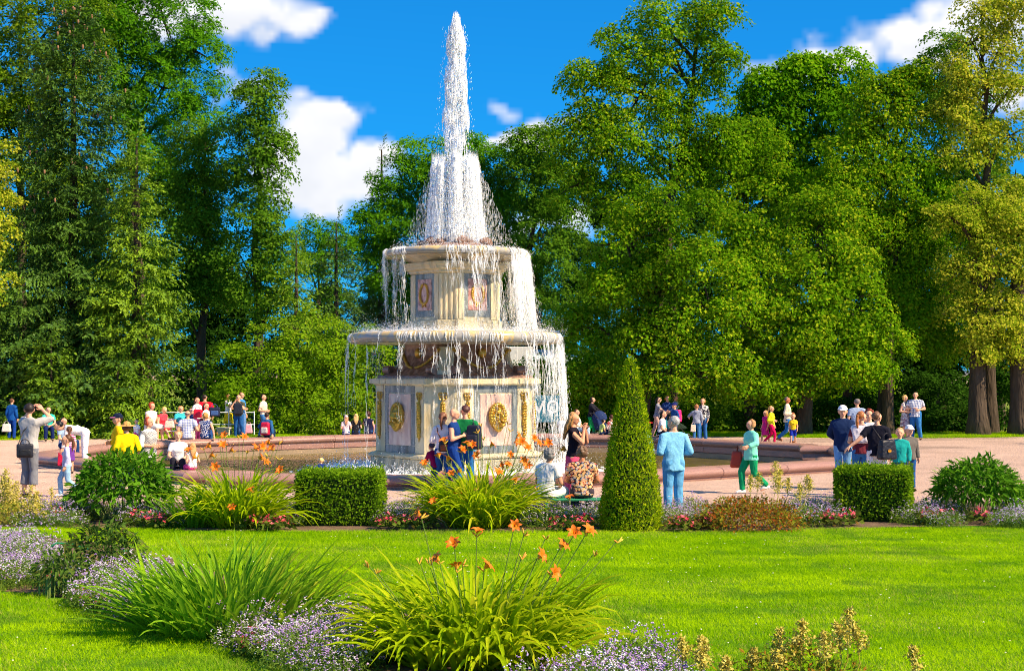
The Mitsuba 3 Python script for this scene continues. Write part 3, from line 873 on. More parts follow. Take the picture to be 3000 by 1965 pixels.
# ---- spruces: whorled drooping boughs
def bough(L, rng, dn=1.0):
    """A spruce bough along +x of length L with hanging side twigs of needle tufts."""
    V, Fa, U = [], [], []
    nt = int(L * 8.5)
    for i in range(nt):
        t = (i + rng.random()) / nt
        x = L * (.12 + .88 * t)
        z = -.22 * L * (x / L) ** 1.2 + .16 * L * (x / L) ** 3
        s = 1 if i % 2 else -1
        tl = (.20 + .55 * (1 - t) * min(1, L / 2.2) + .12) * rng.uniform(.7, 1.2)
        ang = rng.uniform(.5, 1.15) * s
        d = np.array([math.cos(ang), math.sin(ang), -.28 - .45 * rng.random()]); d /= np.linalg.norm(d)
        k = max(4, int(tl * 22 * dn))
        for j in range(k):
            u = (j + rng.random()) / k
            b = np.array([x, 0, z]) + d * tl * u + [0, 0, -.10 * u * u * tl]
            dir_ = d + rng.normal(0, .6, 3) * [1, 1, .5]; dir_ /= np.linalg.norm(dir_)
            w = np.cross(dir_, UP + rng.normal(0, .45, 3)); w /= np.linalg.norm(w)
            ln = rng.uniform(.09, .17)
            V += [b - w * .036, b + w * .036, b + dir_ * ln]
            U += [(rng.random(), u)] * 3
    V = np.array(V); f = np.arange(len(V)).reshape(-1, 3)
    return V, f, np.array(U)


def m_spruce(dk, lt):
    a, b = c3(dk), c3(lt)

    def fn(p, n, uv):
        return mix(a, b, dr.clip(uv.x * .35 + uv.y * .45 + (fbm(p.x * .4, p.y * .4, p.z * .4, 3) - .5) * .8, 0, 1))
    return fn


bsdf('spruce_dark', m_spruce((.028, .085, .010), (.13, .27, .018)), .6, .3)
bsdf('spruce_light', m_spruce((.08, .19, .006), (.27, .43, .012)), .6, .3)
bsdf('cone', (.30, .15, .07), .7)
BL = (.8, 1.4, 2.2, 3.2, 4.4)
for nm in ('dark', 'light'):
    for i, L in enumerate(BL):
        for q in range(2):
            v, f, uv = bough(L, np.random.default_rng(i * 7 + q + (50 if nm == 'light' else 0)))
            scene[f'bough_{nm}_{i}_{q}'] = {'type': 'shapegroup', 'needles': mikit.ply((v, f), 'spruce_' + nm, uv=uv)}


def spruce(label, foot, H, R, seed, kind='dark', z0=.6, shape=.85, cones=0, step=.34, back=.55, group=None):
    rng = np.random.default_rng(seed)
    key = thing('spruce_tree', label, 'tree', group)
    X, Y = foot
    m = MB()
    zz = np.linspace(0, H * .98, 10)
    m.tube(np.c_[X + zz * 0, Y + zz * 0, zz], np.interp(zz, [0, .5, H], [.42, .32, .03]) * min(1, H / 14), 10)
    m.put('trunk', 'bark', key, smooth=True)
    z = z0
    tips = []
    while z < H - .15:
        t = z / H
        Rz = R * (1 - t) ** shape * (.72 + .5 * meshkit.noise(np.array([[z * .55, seed, 0]]))[0]) + .12
        nb = int(np.clip(5 + Rz * 1.7, 5, 12))
        a0 = rng.random() * 6.28
        for k in range(nb):
            a = a0 + k * 6.28 / nb + rng.normal(0, .2)
            if math.sin(a) > back: continue
            L = Rz * rng.uniform(.62, 1.18)
            i = int(np.argmin([abs(math.log(L / b)) for b in BL]))
            pitch = np.interp(t, [0, .5, .9, 1], [.30, .12, -.35, -.9]) + rng.normal(0, .12)
            M = mat(X, Y, z + rng.normal(0, .1), a, L / BL[i], rx=rng.normal(0, .25), ry=pitch)
            inst(key + '__foliage', f'bough_{kind}_{i}_{rng.integers(2)}', M)
            tips.append(M @ [BL[i] * .85, 0, 0, 1])
        z += step * (1.15 - .55 * t) * rng.uniform(.8, 1.2)
    inst(key + '__foliage', f'bough_{kind}_0_0', mat(X, Y, H - .3, 0, .9, ry=-1.57))
    tips = [t for t in tips if t[1] < Y + .3 and t[2] > H * .5]
    for i in range(cones):
        p = tips[rng.integers(len(tips))]
        m = MB().tube([(p[0], p[1] - .1, p[2]), (p[0], p[1] - .1, p[2] - .07), (p[0] + .01, p[1] - .1, p[2] - .19)], [.035, .05, .012], 6)
        m.put('cone', 'cone', key, smooth=True)
    return key


def at(x, Y): return ((x - CX) * Y / FPX, Y)


# left of the basin
tree('broadleaf_tree', 'tall yellow green broadleaf at the left edge behind the big cone bearing spruce', 'oak', at(60, 70),
     [(60, 60, 190, 130), (-60, 260, 150, 170), (130, 260, 150, 150), (40, 480, 170, 170), (210, 60, 130, 110), (-40, 700, 120, 150)], 1, .35, dens=1.1)
tree('yellowing_tree', 'thin yellowing branches hanging in at the left edge of the picture', 'birch', at(-60, 60),
     [(-25, 480, 70, 90), (-45, 620, 95, 100), (-40, 780, 85, 120)], 2, .2, clump=.8)
spruce('tall dark spruce hung with brown cones near the left edge', at(215, 63), 17.4, 5.6, 3, 'dark', .4, .62, 85, .27)
spruce('lighter yellow green spruce to the right of the tall cone bearing spruce', at(400, 61.5), 12.2, 2.75, 4, 'light', .4, .72, 0, .25)
spruce('young dark spruce with low spreading boughs at the left edge behind the woman in blue', at(-40, 62), 8.5, 4.2, 5, 'dark', .3, .8, 0, .27)
spruce('short light spruce between the tall spruce and the bench', at(150, 59.8), 4.0, 2.6, 6, 'light', .25, .8, 0, .25)
spruce('low spruce with boughs touching the grass behind the white rail', at(345, 60.0), 3.4, 2.2, 61, 'light', .25, .8, 0, .25)
tree('ash_tree', 'tall leafy green ash reaching out of the frame behind the spruces', 'ash', at(430, 74),
     [(360, 30, 120, 130), (480, 60, 130, 150), (570, 150, 80, 120), (480, 260, 150, 120), (560, 330, 85, 100), (420, 380, 110, 130), (330, 200, 100, 150), (300, 60, 100, 120), (500, 470, 110, 100, 1)], 7, .45, dens=1.15)
tree('alder_tree', 'leafy dark alder filling the gap between the spruces and the tall narrow alder', 'alder', at(590, 70),
     [(600, 440, 90, 90), (540, 560, 90, 110), (610, 600, 90, 110), (560, 740, 110, 120), (620, 820, 110, 130), (520, 880, 80, 120)], 8, .3, dens=1.0)
tree('alder_tree', 'tall narrow alder with a rounded top standing against the clouds', 'alder', at(755, 68),
     [(755, 285, 62, 55), (745, 355, 80, 65), (785, 420, 75, 60), (735, 480, 75, 70), (785, 560, 85, 75), (740, 640, 90, 80), (800, 720, 95, 90), (730, 800, 100, 100), (810, 880, 95, 90)], 9, .3, clump=1.0, dens=1.15)
spruce('slim yellowish spruce beside the narrow alder', at(868, 66), 8.6, 1.7, 10, 'light', .6, .8, 0, .25)
spruce('slim dark spruce left of the fountain', at(985, 72), 9.8, 2.2, 11, 'dark', .6, .8, 0, .28)
spruce('pointed spruce top rising behind the trees left of the fountain jet', at(1118, 84), 15.0, 2.6, 12, 'dark', 2.0, .9, 0, .32)
tree('alder_tree', 'small airy alder low on the skyline left of the upper bowl', 'ash', at(935, 80), [(930, 690, 70, 55), (990, 720, 60, 70), (950, 800, 90, 90), (880, 760, 60, 90)], 13, .2, clump=.9)
tree('dogwood_bush', 'huge rounded bright green bush behind the seated women left of the fountain', 'dogwood', at(860, 62.5),
     [(690, 1120, 100, 120), (800, 1050, 130, 120), (930, 1040, 130, 130), (1040, 1060, 100, 130), (760, 1190, 160, 90, -.6), (920, 1190, 150, 90, -.6), (1060, 1190, 120, 90, -.6)], 14, .10, clump=.85, dens=1.25)
# behind the fountain
tree('broadleaf_tree', 'bright green broadleaf behind the left of the jet', 'ash', at(1230, 82),
     [(1250, 470, 90, 60), (1180, 530, 100, 80), (1270, 560, 110, 100), (1130, 620, 90, 90), (1210, 680, 120, 100), (1090, 720, 70, 90), (1150, 800, 120, 90), (1240, 850, 110, 110)], 15, .3, clump=1.2)
tree('broadleaf_tree', 'bright green broadleaf behind the right of the jet', 'ash', at(1420, 80),
     [(1400, 450, 70, 60), (1460, 510, 90, 80), (1400, 560, 90, 90), (1490, 620, 100, 100), (1420, 700, 100, 100), (1500, 780, 90, 110), (1440, 880, 110, 110)], 16, .3, clump=1.2)
tree('broadleaf_tree', 'dark green broadleaf on the skyline between the jet and the tall linden', 'alder', at(1580, 78),
     [(1555, 430, 80, 60), (1620, 440, 80, 70), (1560, 540, 100, 100), (1640, 600, 100, 120), (1580, 720, 110, 120), (1600, 880, 130, 130)], 17, .3)
# right of the basin: a row of old lindens and maples
tree('linden_tree', 'tallest linden, yellowing and open topped, just right of the fountain jet', 'linden', at(1860, 64),
     [(1910, 75, 60, 65), (2055, 55, 70, 75), (1840, 150, 85, 75), (1960, 160, 100, 85), (2090, 190, 85, 85), (1740, 245, 95, 75), (1870, 290, 120, 90), (2020, 310, 110, 90), (1720, 380, 90, 90), (1820, 430, 120, 100),
      (1960, 440, 120, 100), (1700, 540, 90, 100), (1800, 580, 110, 100), (2090, 420, 70, 90)], 18, .42, 'lindens and maples along the right of the plaza')
tree('linden_tree', 'lower boughs of a broad linden behind the clipped cone', 'linden', at(1868, 61),
     [(1950, 650, 140, 95, -.5), (1840, 720, 120, 95), (2010, 780, 150, 95, -1), (1900, 860, 130, 95), (2080, 900, 150, 90, -1), (1990, 990, 150, 80, -1), (1880, 1010, 90, 60), (2120, 1060, 120, 60, -1.2), (1800, 850, 70, 80), (2000, 1105, 130, 60, -1), (1840, 1090, 80, 55, -.5), (2180, 1120, 90, 50, -1), (1700, 960, 80, 90, 1), (1690, 1100, 80, 70, 1)], 19, .45,
     'lindens and maples along the right of the plaza', dens=1.1)
tree('maple_tree', 'round bright green maple with several tops against the right hand cloud', 'maple', at(2350, 70),
     [(2260, 250, 75, 65), (2360, 215, 70, 60), (2455, 210, 75, 65), (2240, 350, 90, 90), (2350, 320, 110, 90), (2460, 310, 100, 90), (2300, 440, 120, 100), (2430, 430, 120, 100), (2210, 440, 70, 80), (2400, 540, 120, 90), (2290, 560, 100, 90), (2480, 540, 80, 90)], 20, .36,
     'lindens and maples along the right of the plaza')
tree('linden_tree', 'leaning linden with a pale yellow left shoulder between the tallest linden and the bright maple', 'linden', at(2200, 65),
     [(2170, 400, 85, 70), (2090, 480, 100, 80), (2220, 480, 90, 80), (2150, 570, 120, 90), (2270, 580, 110, 90), (2090, 640, 90, 80)], 21, .3, 'lindens and maples along the right of the plaza')
tree('linden_tree', 'wide linden whose two trunks stand behind the man in the white cap', 'linden', at(2350, 61.5),
     [(2300, 690, 130, 95), (2200, 760, 120, 85, -.6), (2400, 770, 140, 95, -.8), (2280, 860, 140, 85, -1), (2480, 880, 140, 90, -.8), (2200, 930, 120, 75, -.8), (2420, 640, 110, 90), (2470, 760, 100, 90), (2160, 680, 90, 90), (2370, 970, 140, 75, -1), (2530, 990, 120, 70, -.6), (2250, 1050, 110, 55), (2440, 1060, 110, 55, -1), (2290, 1120, 80, 45, -.8), (2540, 1080, 80, 45, -.6)], 22, .38,
     'lindens and maples along the right of the plaza', dens=1.1)
tree('linden_tree', 'tall domed linden with a pale top left of the right hand birch', 'linden', at(2590, 64),
     [(2580, 270, 75, 60), (2640, 250, 60, 50), (2560, 350, 110, 85), (2660, 380, 110, 90), (2520, 450, 110, 90), (2620, 500, 130, 95), (2720, 520, 90, 90), (2560, 600, 130, 95), (2680, 640, 120, 95), (2600, 720, 130, 90), (2720, 770, 90, 90), (2640, 850, 120, 80), (2540, 830, 110, 90), (2500, 700, 100, 90), (2470, 570, 90, 90), (2760, 640, 80, 90), (2760, 890, 90, 80), (2650, 960, 110, 70, -.6), (2560, 1010, 100, 60, -.8), (2740, 1010, 80, 60, -.6)], 23, .4,
     'lindens and maples along the right of the plaza', dens=1.1)
tree('broadleaf_tree', 'dark green tree top behind the right hand birch', 'alder', at(2760, 76), [(2700, 240, 60, 60), (2770, 170, 60, 60), (2740, 330, 90, 90), (2820, 300, 90, 120), (2860, 450, 110, 130), (2900, 640, 110, 140)], 24, .3)
tree('birch_tree', 'tall pale yellow tree with a dark forked trunk at the right edge', 'birch', at(2900, 63.5),
     [(2880, 40, 70, 60), (2960, 60, 70, 70), (2840, 130, 75, 60), (2930, 160, 85, 70), (2800, 230, 80, 60), (2890, 270, 90, 70), (2990, 260, 70, 90), (2780, 330, 70, 50), (2850, 390, 80, 60), (2960, 400, 80, 80),
      (2800, 470, 60, 50), (2880, 600, 80, 60), (2970, 560, 60, 80)], 25, .36, clump=.95, dens=.95)
tree('linden_tree', 'old linden with a thick shaded trunk at the right and sparse yellow sprays', 'birch', at(2865, 61.5),
     [(2780, 640, 70, 45, -.5), (2890, 700, 70, 50), (2960, 780, 60, 60), (2940, 900, 70, 60), (2970, 1010, 60, 50), (2870, 1010, 40, 40), (2990, 680, 50, 90), (2830, 780, 90, 60), (2900, 850, 90, 60, .5), (2860, 600, 90, 70), (2950, 640, 80, 60), (2820, 900, 70, 50, .5), (2900, 960, 60, 40, -.4)], 26, .46, clump=.9, dens=.95)
for i, (x, Y, r) in enumerate(((2600, 62.2, .26), (2482, 66, .24), (2690, 72, .3), (2990, 61.8, .5), (2930, 74, .3), (1975, 66, .3))):
    key = thing('tree_trunk', ['straight bare trunk beside the shaded linden behind the ponytail woman', 'slim shaded trunk behind the man in the white cap', 'dark trunk deep in the wood behind the plaid shirt man',
                               'thick sunlit trunk at the right edge of the wood', 'thin trunk beyond the sunny patch of grass at the right', 'dark trunk in the shade right of the clipped cone'][i], 'tree')
    X, _ = at(x, Y)
    rg = np.random.default_rng(i)
    hz = 4.6 if i < 3 else 6.5
    m = MB(); zz = np.linspace(0, hz, 10)
    m.tube(np.c_[X + np.cumsum(rg.normal(0, .03, 10)), Y + zz * 0, zz], .85 * r * np.interp(zz, [0, .4, 1, 9], [1.5, 1.15, 1, .6]), 12); m.put('trunk', 'bark', key, smooth=True)
tree('linden_tree', 'linden just outside the right edge that shades the plaza', 'linden', (30.5, 49.5), [(4230, 560, 260, 190), (4330, 400, 200, 160), (4150, 720, 200, 120)], 27, .4, dens=.7, back=2)
# undergrowth and the wood behind
und = thing('undergrowth', 'shaded dark green undergrowth under the trees right of the fountain', 'undergrowth', kind='stuff')
rng = np.random.default_rng(77)
for x in np.arange(1560, 3050, 85):
    hgt = 1160 + 45 * math.sin(x * .01) + (60 if x > 2560 else 0) * 0
    q = P(x + rng.normal(0, 20), hgt, 67 + 2.5 * rng.random())
    if 2820 < x < 2960: continue
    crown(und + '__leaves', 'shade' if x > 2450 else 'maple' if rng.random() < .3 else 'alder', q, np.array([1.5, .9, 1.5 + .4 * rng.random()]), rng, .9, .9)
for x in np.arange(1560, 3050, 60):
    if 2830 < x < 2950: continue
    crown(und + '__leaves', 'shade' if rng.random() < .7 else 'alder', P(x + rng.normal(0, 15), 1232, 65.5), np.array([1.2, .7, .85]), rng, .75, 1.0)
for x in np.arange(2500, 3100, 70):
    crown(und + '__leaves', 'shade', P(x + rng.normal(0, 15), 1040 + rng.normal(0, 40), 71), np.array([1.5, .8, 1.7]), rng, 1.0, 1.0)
for x in np.arange(1600, 1800, 60):
    crown(und + '__leaves', 'maple', P(x, 1190 + rng.normal(0, 20), 62.5), np.array([1.0, .7, 1.2]), rng, .8, 1.1)
wood = thing('far_wood', 'dark mass of trees deep behind the plaza', 'wood', kind='stuff')
for x in np.arange(-200, 3300, 150):
    for y, Y in ((1120, 88), (960, 90), (820, 92)):
        if 2840 < x < 2960 and y > 1000: continue
        if 800 < x < 1080 and y < 900: continue
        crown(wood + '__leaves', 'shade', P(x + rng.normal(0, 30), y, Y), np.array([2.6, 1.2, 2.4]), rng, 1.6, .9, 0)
for x in list(np.arange(1650, 3300, 150)) + [100, 250, 400, 520]:
    for y, Y in ((700, 94), (580, 95)):
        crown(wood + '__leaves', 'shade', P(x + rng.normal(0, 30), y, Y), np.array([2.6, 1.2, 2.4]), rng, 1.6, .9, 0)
print('instances', sum(_cnt.values()))

# ------------------------------------------------------------------ lawn and flower beds
lawn_vis = lawn_poly.difference(bed_far.buffer(-.02)).difference(bed_near.buffer(-.05))
put('lawn', sheet(lawn_poly, .008), 'lawn_base'); tag('lawn', 'bright mown lawn between the two flower beds', kind='structure')
for nm, poly, lb in (('flower_bed', bed_far, 'bare soil strip of the flower bed along the plaza'), ('flower_bed_front', bed_near, 'bare soil of the curved flower bed nearest the camera')):
    put(nm, sheet(poly, .014), 'soil'); tag(nm, lb, kind='structure')


def grass_col(p, n, uv):
    w = fbm(p.x * .55, p.y * 2.2, 0, 4); w2 = fbm(p.x * 2.5, p.y * 2.5, 3, 3)
    c = mix(c3((.27, .52, .003)), c3((.52, .76, .005)), dr.clip(uv.x * .5 + (w - .5) * 2.0 + (w2 - .5) * .9 + .22, 0, 1))
    c = mix(c, c3((.16, .36, .02)), smoothstep(.60, .72, fbm(p.x * 1.7 + 4, p.y * 1.7, 7, 4)) * .65)
    return mix(c, c3((.58, .56, .12)), smoothstep(.90, .98, uv.y * .8 + .35 * fbm(p.x * .9, p.y * .9, 9, 3)))


leafmat('grass_blade', grass_col, .42, .5)
for q in range(3):
    rng = np.random.default_rng(200 + q)
    n = 1000
    b = np.c_[rng.uniform(-.28, .28, (n, 2)), np.zeros(n)]
    a = rng.random(n) * 6.28
    w = np.stack([np.cos(a), np.sin(a), a * 0], 1) * rng.uniform(.0025, .0045, n)[:, None]
    h = rng.uniform(.022, .05, n)
    tip = b + np.c_[rng.normal(0, .022, (n, 2)), h]
    v = np.stack([b - w, b + w, tip], 1).reshape(-1, 3)
    scene[f'turf_{q}'] = {'type': 'shapegroup', 'blade': mikit.ply((v, np.arange(3 * n).reshape(-1, 3)), 'grass_blade', uv=np.repeat(rng.random((n, 2)), 3, 0))}
gk = thing('lawn_grass', 'short bright green mown grass of the lawn', 'grass', kind='stuff')
rng = np.random.default_rng(9)
for Y in np.arange(12.6, 25.4, .5):
    for X in np.arange(-Y / 2.9, Y / 2.9 + .5, .5):
        if lawn_vis.contains(sg.Point(X, Y)):
            inst(gk, f'turf_{rng.integers(3)}', mat(X, Y, .006, rng.integers(4) * math.pi / 2, (1, 1, rng.uniform(.75, 1.1) + .5 * meshkit.fbm(np.array([[X * .8, Y * .8, 0]]), 3, 4)[0] - .15)))
# daisies and clover heads in the lawn
bsdf('clover_flower', (.75, .74, .66), .8)
mb = MB()
for i in range(260):
    p = (rng.uniform(-7, 8), rng.uniform(13.5, 24.8))
    if lawn_vis.contains(sg.Point(p)) and meshkit.fbm(np.array([[p[0] * .6, p[1] * .6, 2]]), 3, 6)[0] > .45: mb.add(np.array([(1, 0, 0), (-1, 0, 0), (0, 1, 0), (0, -1, 0), (0, 0, .7), (0, 0, -.6)]) * .011 + [p[0], p[1], .05], [(0, 2, 4), (2, 1, 4), (1, 3, 4), (3, 0, 4), (2, 0, 5), (1, 2, 5), (3, 1, 5), (0, 3, 5)])
mb.put('clover', 'clover_flower', kind='stuff'); tag('clover', 'tiny white clover heads scattered in the lawn', 'flowers')
# rough grass edge on the back lawn
gb = thing('verge_grass', 'rough yellow green grass along the far edge of the plaza', 'grass', kind='stuff')
for i in range(420):
    x = rng.uniform(-30, 3030); e = np.interp(x, [0, 330, 700, 1050, 1300, 1640, 2000, 2400, 2700, 3000], [1288, 1283, 1284, 1275, 1272, 1273, 1276, 1281, 1282, 1279])
    X, Y, _ = G(x, e - rng.random() ** 2 * 10 - .3)
    inst(gb, f'turf_{rng.integers(3)}', mat(X, Y, .0, rng.random() * 6, (1.9, 1.9, rng.uniform(1.2, 3.2))))

# ---- alyssum cushions
def flower_ball(c, r, uv, mb):
    mb.add(np.array([(1, 0, 0), (-1, 0, 0), (0, 1, 0), (0, -1, 0), (0, 0, .7), (0, 0, -.6)]) * r + c,
           [(0, 2, 4), (2, 1, 4), (1, 3, 4), (3, 0, 4), (2, 0, 5), (1, 2, 5), (3, 1, 5), (0, 3, 5)], uv)


def alyssum_col(p, n, uv):
    c = mix(c3((.30, .16, .48)), c3((.56, .42, .68)), uv.x)
    c = mix(c, c3((.74, .72, .78)), smoothstep(.66, .80, uv.y * .75 + fbm(p.x * 1.3, p.y * 1.3, 0, 3) * .4 - .04))
    return c


bsdf('alyssum_flower', alyssum_col, .7, .2)
leafmat('herb_leaf', leafcol((.10, .20, .03), (.24, .38, .05), (.34, .42, .06), .3, 2.0), .4)
for q in range(3):
    rng = np.random.default_rng(300 + q)
    fl, gr = MB(), MB()
    for i in range(95):
        r = .34 * rng.random() ** .5; a = rng.random() * 6.28
        h = (.30 - .9 * r * r) * rng.uniform(.35, 1.2)
        c = np.array([r * math.cos(a), r * math.sin(a), h])
        u = rng.random(2)
        for k in range(3):
            flower_ball(c + rng.normal(0, .010, 3), rng.uniform(.006, .0115), u, fl)
        p = np.array([c[0] * .7, c[1] * .7, 0])
        w = np.array([-math.sin(a), math.cos(a), 0]) * .002
        gr.add([p - w, p + w, c], [(0, 1, 2)], rng.random(2))
    for i in range(760):
        r = .36 * rng.random() ** .5; a = rng.random() * 6.28; h = (.27 - .8 * r * r) * rng.random()
        c = np.array([r * math.cos(a), r * math.sin(a), h]); d = rng.normal(0, 1, 3) * [1, 1, .7] + [0, 0, .6]; d /= np.linalg.norm(d)
        w = np.cross(d, rng.normal(0, 1, 3)); w *= .006 / np.linalg.norm(w)
        gr.add([c - w, c + w, c + d * rng.uniform(.03, .06)], [(0, 1, 2)], rng.random(2))
    v, f = fl.get(); v2, f2 = gr.get()
    scene[f'alyssum_{q}'] = {'type': 'shapegroup', 'blossoms': mikit.ply((v, f), 'alyssum_flower', uv=fl.uv()), 'stems': mikit.ply((v2, f2), 'herb_leaf', uv=gr.uv())}


def alyssum(label, pts, n, seed, hs=1.0):
    """n cushions strewn over a ground polygon given in photo pixels."""
    rng = np.random.default_rng(seed)
    key = thing('alyssum', label, 'flowers', kind='stuff')
    poly = sg.Polygon([tuple(G(x, y)[:2]) for x, y in pts])
    x0, y0, x1, y1 = poly.bounds; k = 0
    for _ in range(n * 40):
        p = (rng.uniform(x0, x1), rng.uniform(y0, y1))
        if not poly.contains(sg.Point(p)): continue
        s = rng.uniform(.75, 1.15)
        inst(key, f'alyssum_{rng.integers(3)}', mat(p[0], p[1], 0, rng.random() * 6, (s, s, s * hs * rng.uniform(.8, 1.15))))
        k += 1
        if k >= n: break


for i, (x0, x1, lb) in enumerate(((60, 260, 'lavender alyssum at the foot of the yellow astilbe'), (340, 500, 'lavender alyssum between the peony and the first daylily clump'), (730, 885, 'lavender alyssum left of the first clipped hedge'),
                      (1085, 1275, 'lavender alyssum between the first hedge and the middle daylilies'), (1570, 1765, 'lavender alyssum in front of the two women on the bench'), (1935, 2060, 'lavender alyssum just right of the clipped cone'),
                      (2330, 2470, 'deep lavender alyssum left of the right hand hedge'), (2660, 2790, 'lavender alyssum between the right hand hedge and the peony'), (2930, 3060, 'lavender alyssum at the right edge of the far bed'))):
    alyssum(lb, [(x0, 1548), (x1, 1548), (x1, 1502), (x0, 1502)], max(8, int((x1 - x0) / 9)), 400 + i, 1.15)
alyssum('large lavender alyssum drift at the left edge of the near bed', [(-80, 1590), (110, 1600), (150, 1660), (120, 1735), (-80, 1730)], 40, 420, 1.3)
alyssum('lavender alyssum drift left of the iris leaves', [(150, 1760), (240, 1700), (480, 1690), (520, 1760), (440, 1835), (250, 1775)], 36, 421, 1.15)
alyssum('lavender alyssum drift between the iris leaves and the near daylilies', [(640, 1885), (760, 1845), (1080, 1830), (1090, 2060), (950, 2010), (830, 1950)], 52, 422, 1.1)
alyssum('deep lavender alyssum at the bottom edge right of the near daylilies', [(1560, 2100), (1600, 2000), (1900, 1990), (2030, 2040), (2030, 2150)], 26, 423, 1.2)

# ---- red begonias
bsdf('begonia_flower', lambda p, n, uv: mix(c3((.70, .02, .07)), c3((.84, .16, .24)), uv.x), .55, .3)
leafmat('begonia_leaf', leafcol((.08, .14, .02), (.16, .22, .03), (.22, .10, .03), .3, 3.0), .3)
for q in range(2):
    rng = np.random.default_rng(350 + q)
    fl, lf = MB(), MB()
    for i in range(22):
        a, r = rng.random() * 6.28, .10 * rng.random() ** .5
        c = np.array([r * math.cos(a), r * math.sin(a), .11 + .07 * rng.random() - r * .5])
        Rm = frame(np.array([math.cos(a) * .7, math.sin(a) * .7 - .4, .8]), rng.random() * 6)
        u = (rng.random(), 0)
        for k in range(4):
            t = k * math.pi / 2
            pts = np.array([(0, 0, 0), (.012 * math.cos(t - .6), .012 * math.sin(t - .6), .006), (.024 * math.cos(t), .024 * math.sin(t), .008), (.012 * math.cos(t + .6), .012 * math.sin(t + .6), .006)])
            fl.add(pts @ Rm.T + c, [(0, 1, 2), (0, 2, 3)], u)
    v, f, uv = leafy(60, .13, .06, .06, .05, rng, 0, .7)
    lf.add(v + [0, 0, .075], f, uv)
    scene[f'begonia_{q}'] = {'type': 'shapegroup', 'blossoms': mikit.ply(fl.get(), 'begonia_flower', uv=fl.uv()), 'leaves': mikit.ply(lf.get(), 'begonia_leaf', uv=lf.uv())}
BEG = (((170, 1536), (192, 1534), (218, 1528)), 'at the foot of the low astilbe', ((395, 1541), (447, 1549), (480, 1549)), 'between the peony and the left daylilies', ((738, 1553), (795, 1559), (826, 1555)), 'left of the first hedge',
       ((1133, 1553), (1180, 1555), (1238, 1552)), 'right of the first hedge', ((1640, 1559), (1682, 1557), (1718, 1556)), 'in front of the green bench', ((1985, 1558), (2012, 1557), (2075, 1553)), 'right of the clipped cone',
       ((2385, 1543), (2430, 1544), (2482, 1542)), 'just left of the right hand hedge', ((2712, 1538), (2745, 1538), (2777, 1536), (2870, 1536)), 'before the right hand peony', ((10, 1714), (150, 1722)), 'in the near bed at the left edge',
       ((240, 1762), (268, 1785), (310, 1792)), 'at the front of the drift left of the iris', ((733, 1925), (738, 1902), (800, 1935), (870, 1925)), 'in the drift right of the iris')
for pts, where in zip(BEG[::2], BEG[1::2]):
    for (x, y), w_ in zip(pts, ('leftmost', 'middle' if len(pts) == 3 else 'second' if len(pts) > 2 else 'rightmost', 'rightmost' if len(pts) == 3 else 'third', 'fourth')):
        k = thing('red_begonia', f'small red begonia {where}, {w_} of {len(pts)}', 'flower', 'red begonias edging the flower beds')
        X, Y, _ = G(x, y)
        inst(k, f'begonia_{(x + y) % 2}', mat(X, Y, .0, x, 1.8 if y < 1600 else 1.3))


# ---- leafy mounds
def put_leaves(name, n, place, ln, wd, b, parent, seed, tilt=.6, droop=.3, fold=.15):
    """n leaves: place(rng, n) gives points and outward directions."""
    rng = np.random.default_rng(seed)
    p, o = place(rng, n); n = len(p)
    o = o / np.linalg.norm(o, axis=1, keepdims=True)
    d = o * .7 + rng.normal(0, .6, (n, 3)) - [0, 0, droop]; d /= np.linalg.norm(d, axis=1, keepdims=True)
    nn = o * .6 + UP * .5 + rng.normal(0, tilt, (n, 3))
    s = np.cross(nn, d); s /= np.linalg.norm(s, axis=1, keepdims=True); u = np.cross(d, s)
    k = rng.uniform(.65, 1.2, n)[:, None]
    mid = p + d * ln * .45 * k
    tip = p + d * ln * k - UP * droop * ln * .3
    l, r = mid + s * wd * .5 * k + u * wd * fold, mid - s * wd * .5 * k + u * wd * fold
    v = np.stack([p, l, tip, r, mid], 1).reshape(-1, 3)
    f = (np.array([[0, 4, 1], [1, 4, 2], [0, 3, 4], [4, 3, 2]])[None] + (np.arange(n) * 5)[:, None, None]).reshape(-1, 3)
    return put(name, (v, f), b, parent, uv=np.repeat(rng.random((n, 2)), 5, 0), kind='stuff')


def dome(c, r, shell=.45):
    def place(rng, n):
        d = rng.normal(0, 1, (n, 3)); d[:, 2] = np.abs(d[:, 2]) * 1.1 - .12; d /= np.linalg.norm(d, axis=1, keepdims=True)
        lump = .62 + .72 * meshkit.fbm(d * 3.4 + c[0], 3, 5)[:, None]
        return c + d * r * lump * (shell + (1 - shell) * rng.random((n, 1)) ** .4), d
    return place


leafmat('peony_leaf', leafcol((.06, .19, .012), (.16, .38, .018), (.28, .48, .03), .35, 1.5), .3, .35)
leafmat('peony_dark_leaf', leafcol((.05, .12, .02), (.12, .22, .03), (.24, .20, .05), .35, 1.5), .3, .35)
bsdf('green_stem', (.16, .24, .04), .6)


def peony(label, x, y, w, h, seed, n, b='peony_leaf', ln=.135):
    key = thing('peony_bush', label, 'bush')
    c = G(x, y); s = FPX / c[1]
    r = np.array([w / s / 2, w / s / 2 * .8, h / s * .62])
    rng = np.random.default_rng(seed)
    m = MB()
    for i in range(46):
        a, q = rng.random() * 6.28, rng.random() ** .5
        e = c + np.array([math.cos(a) * q * r[0] * .85, math.sin(a) * q * r[1] * .85, h / s * (.95 - .5 * q)])
        p = c + [math.cos(a) * q * .3, math.sin(a) * q * .3, 0]
        m.tube(np.array([p, (p + e) / 2 + [0, 0, .08], e]), [.008, .006, .004], 5)
    m.put('stems', 'green_stem', key, smooth=True, kind='stuff')
    put_leaves('leaves', n, dome(c + [0, 0, h / s * .40], r), ln, ln * .29, b, key, seed, .5, .35)


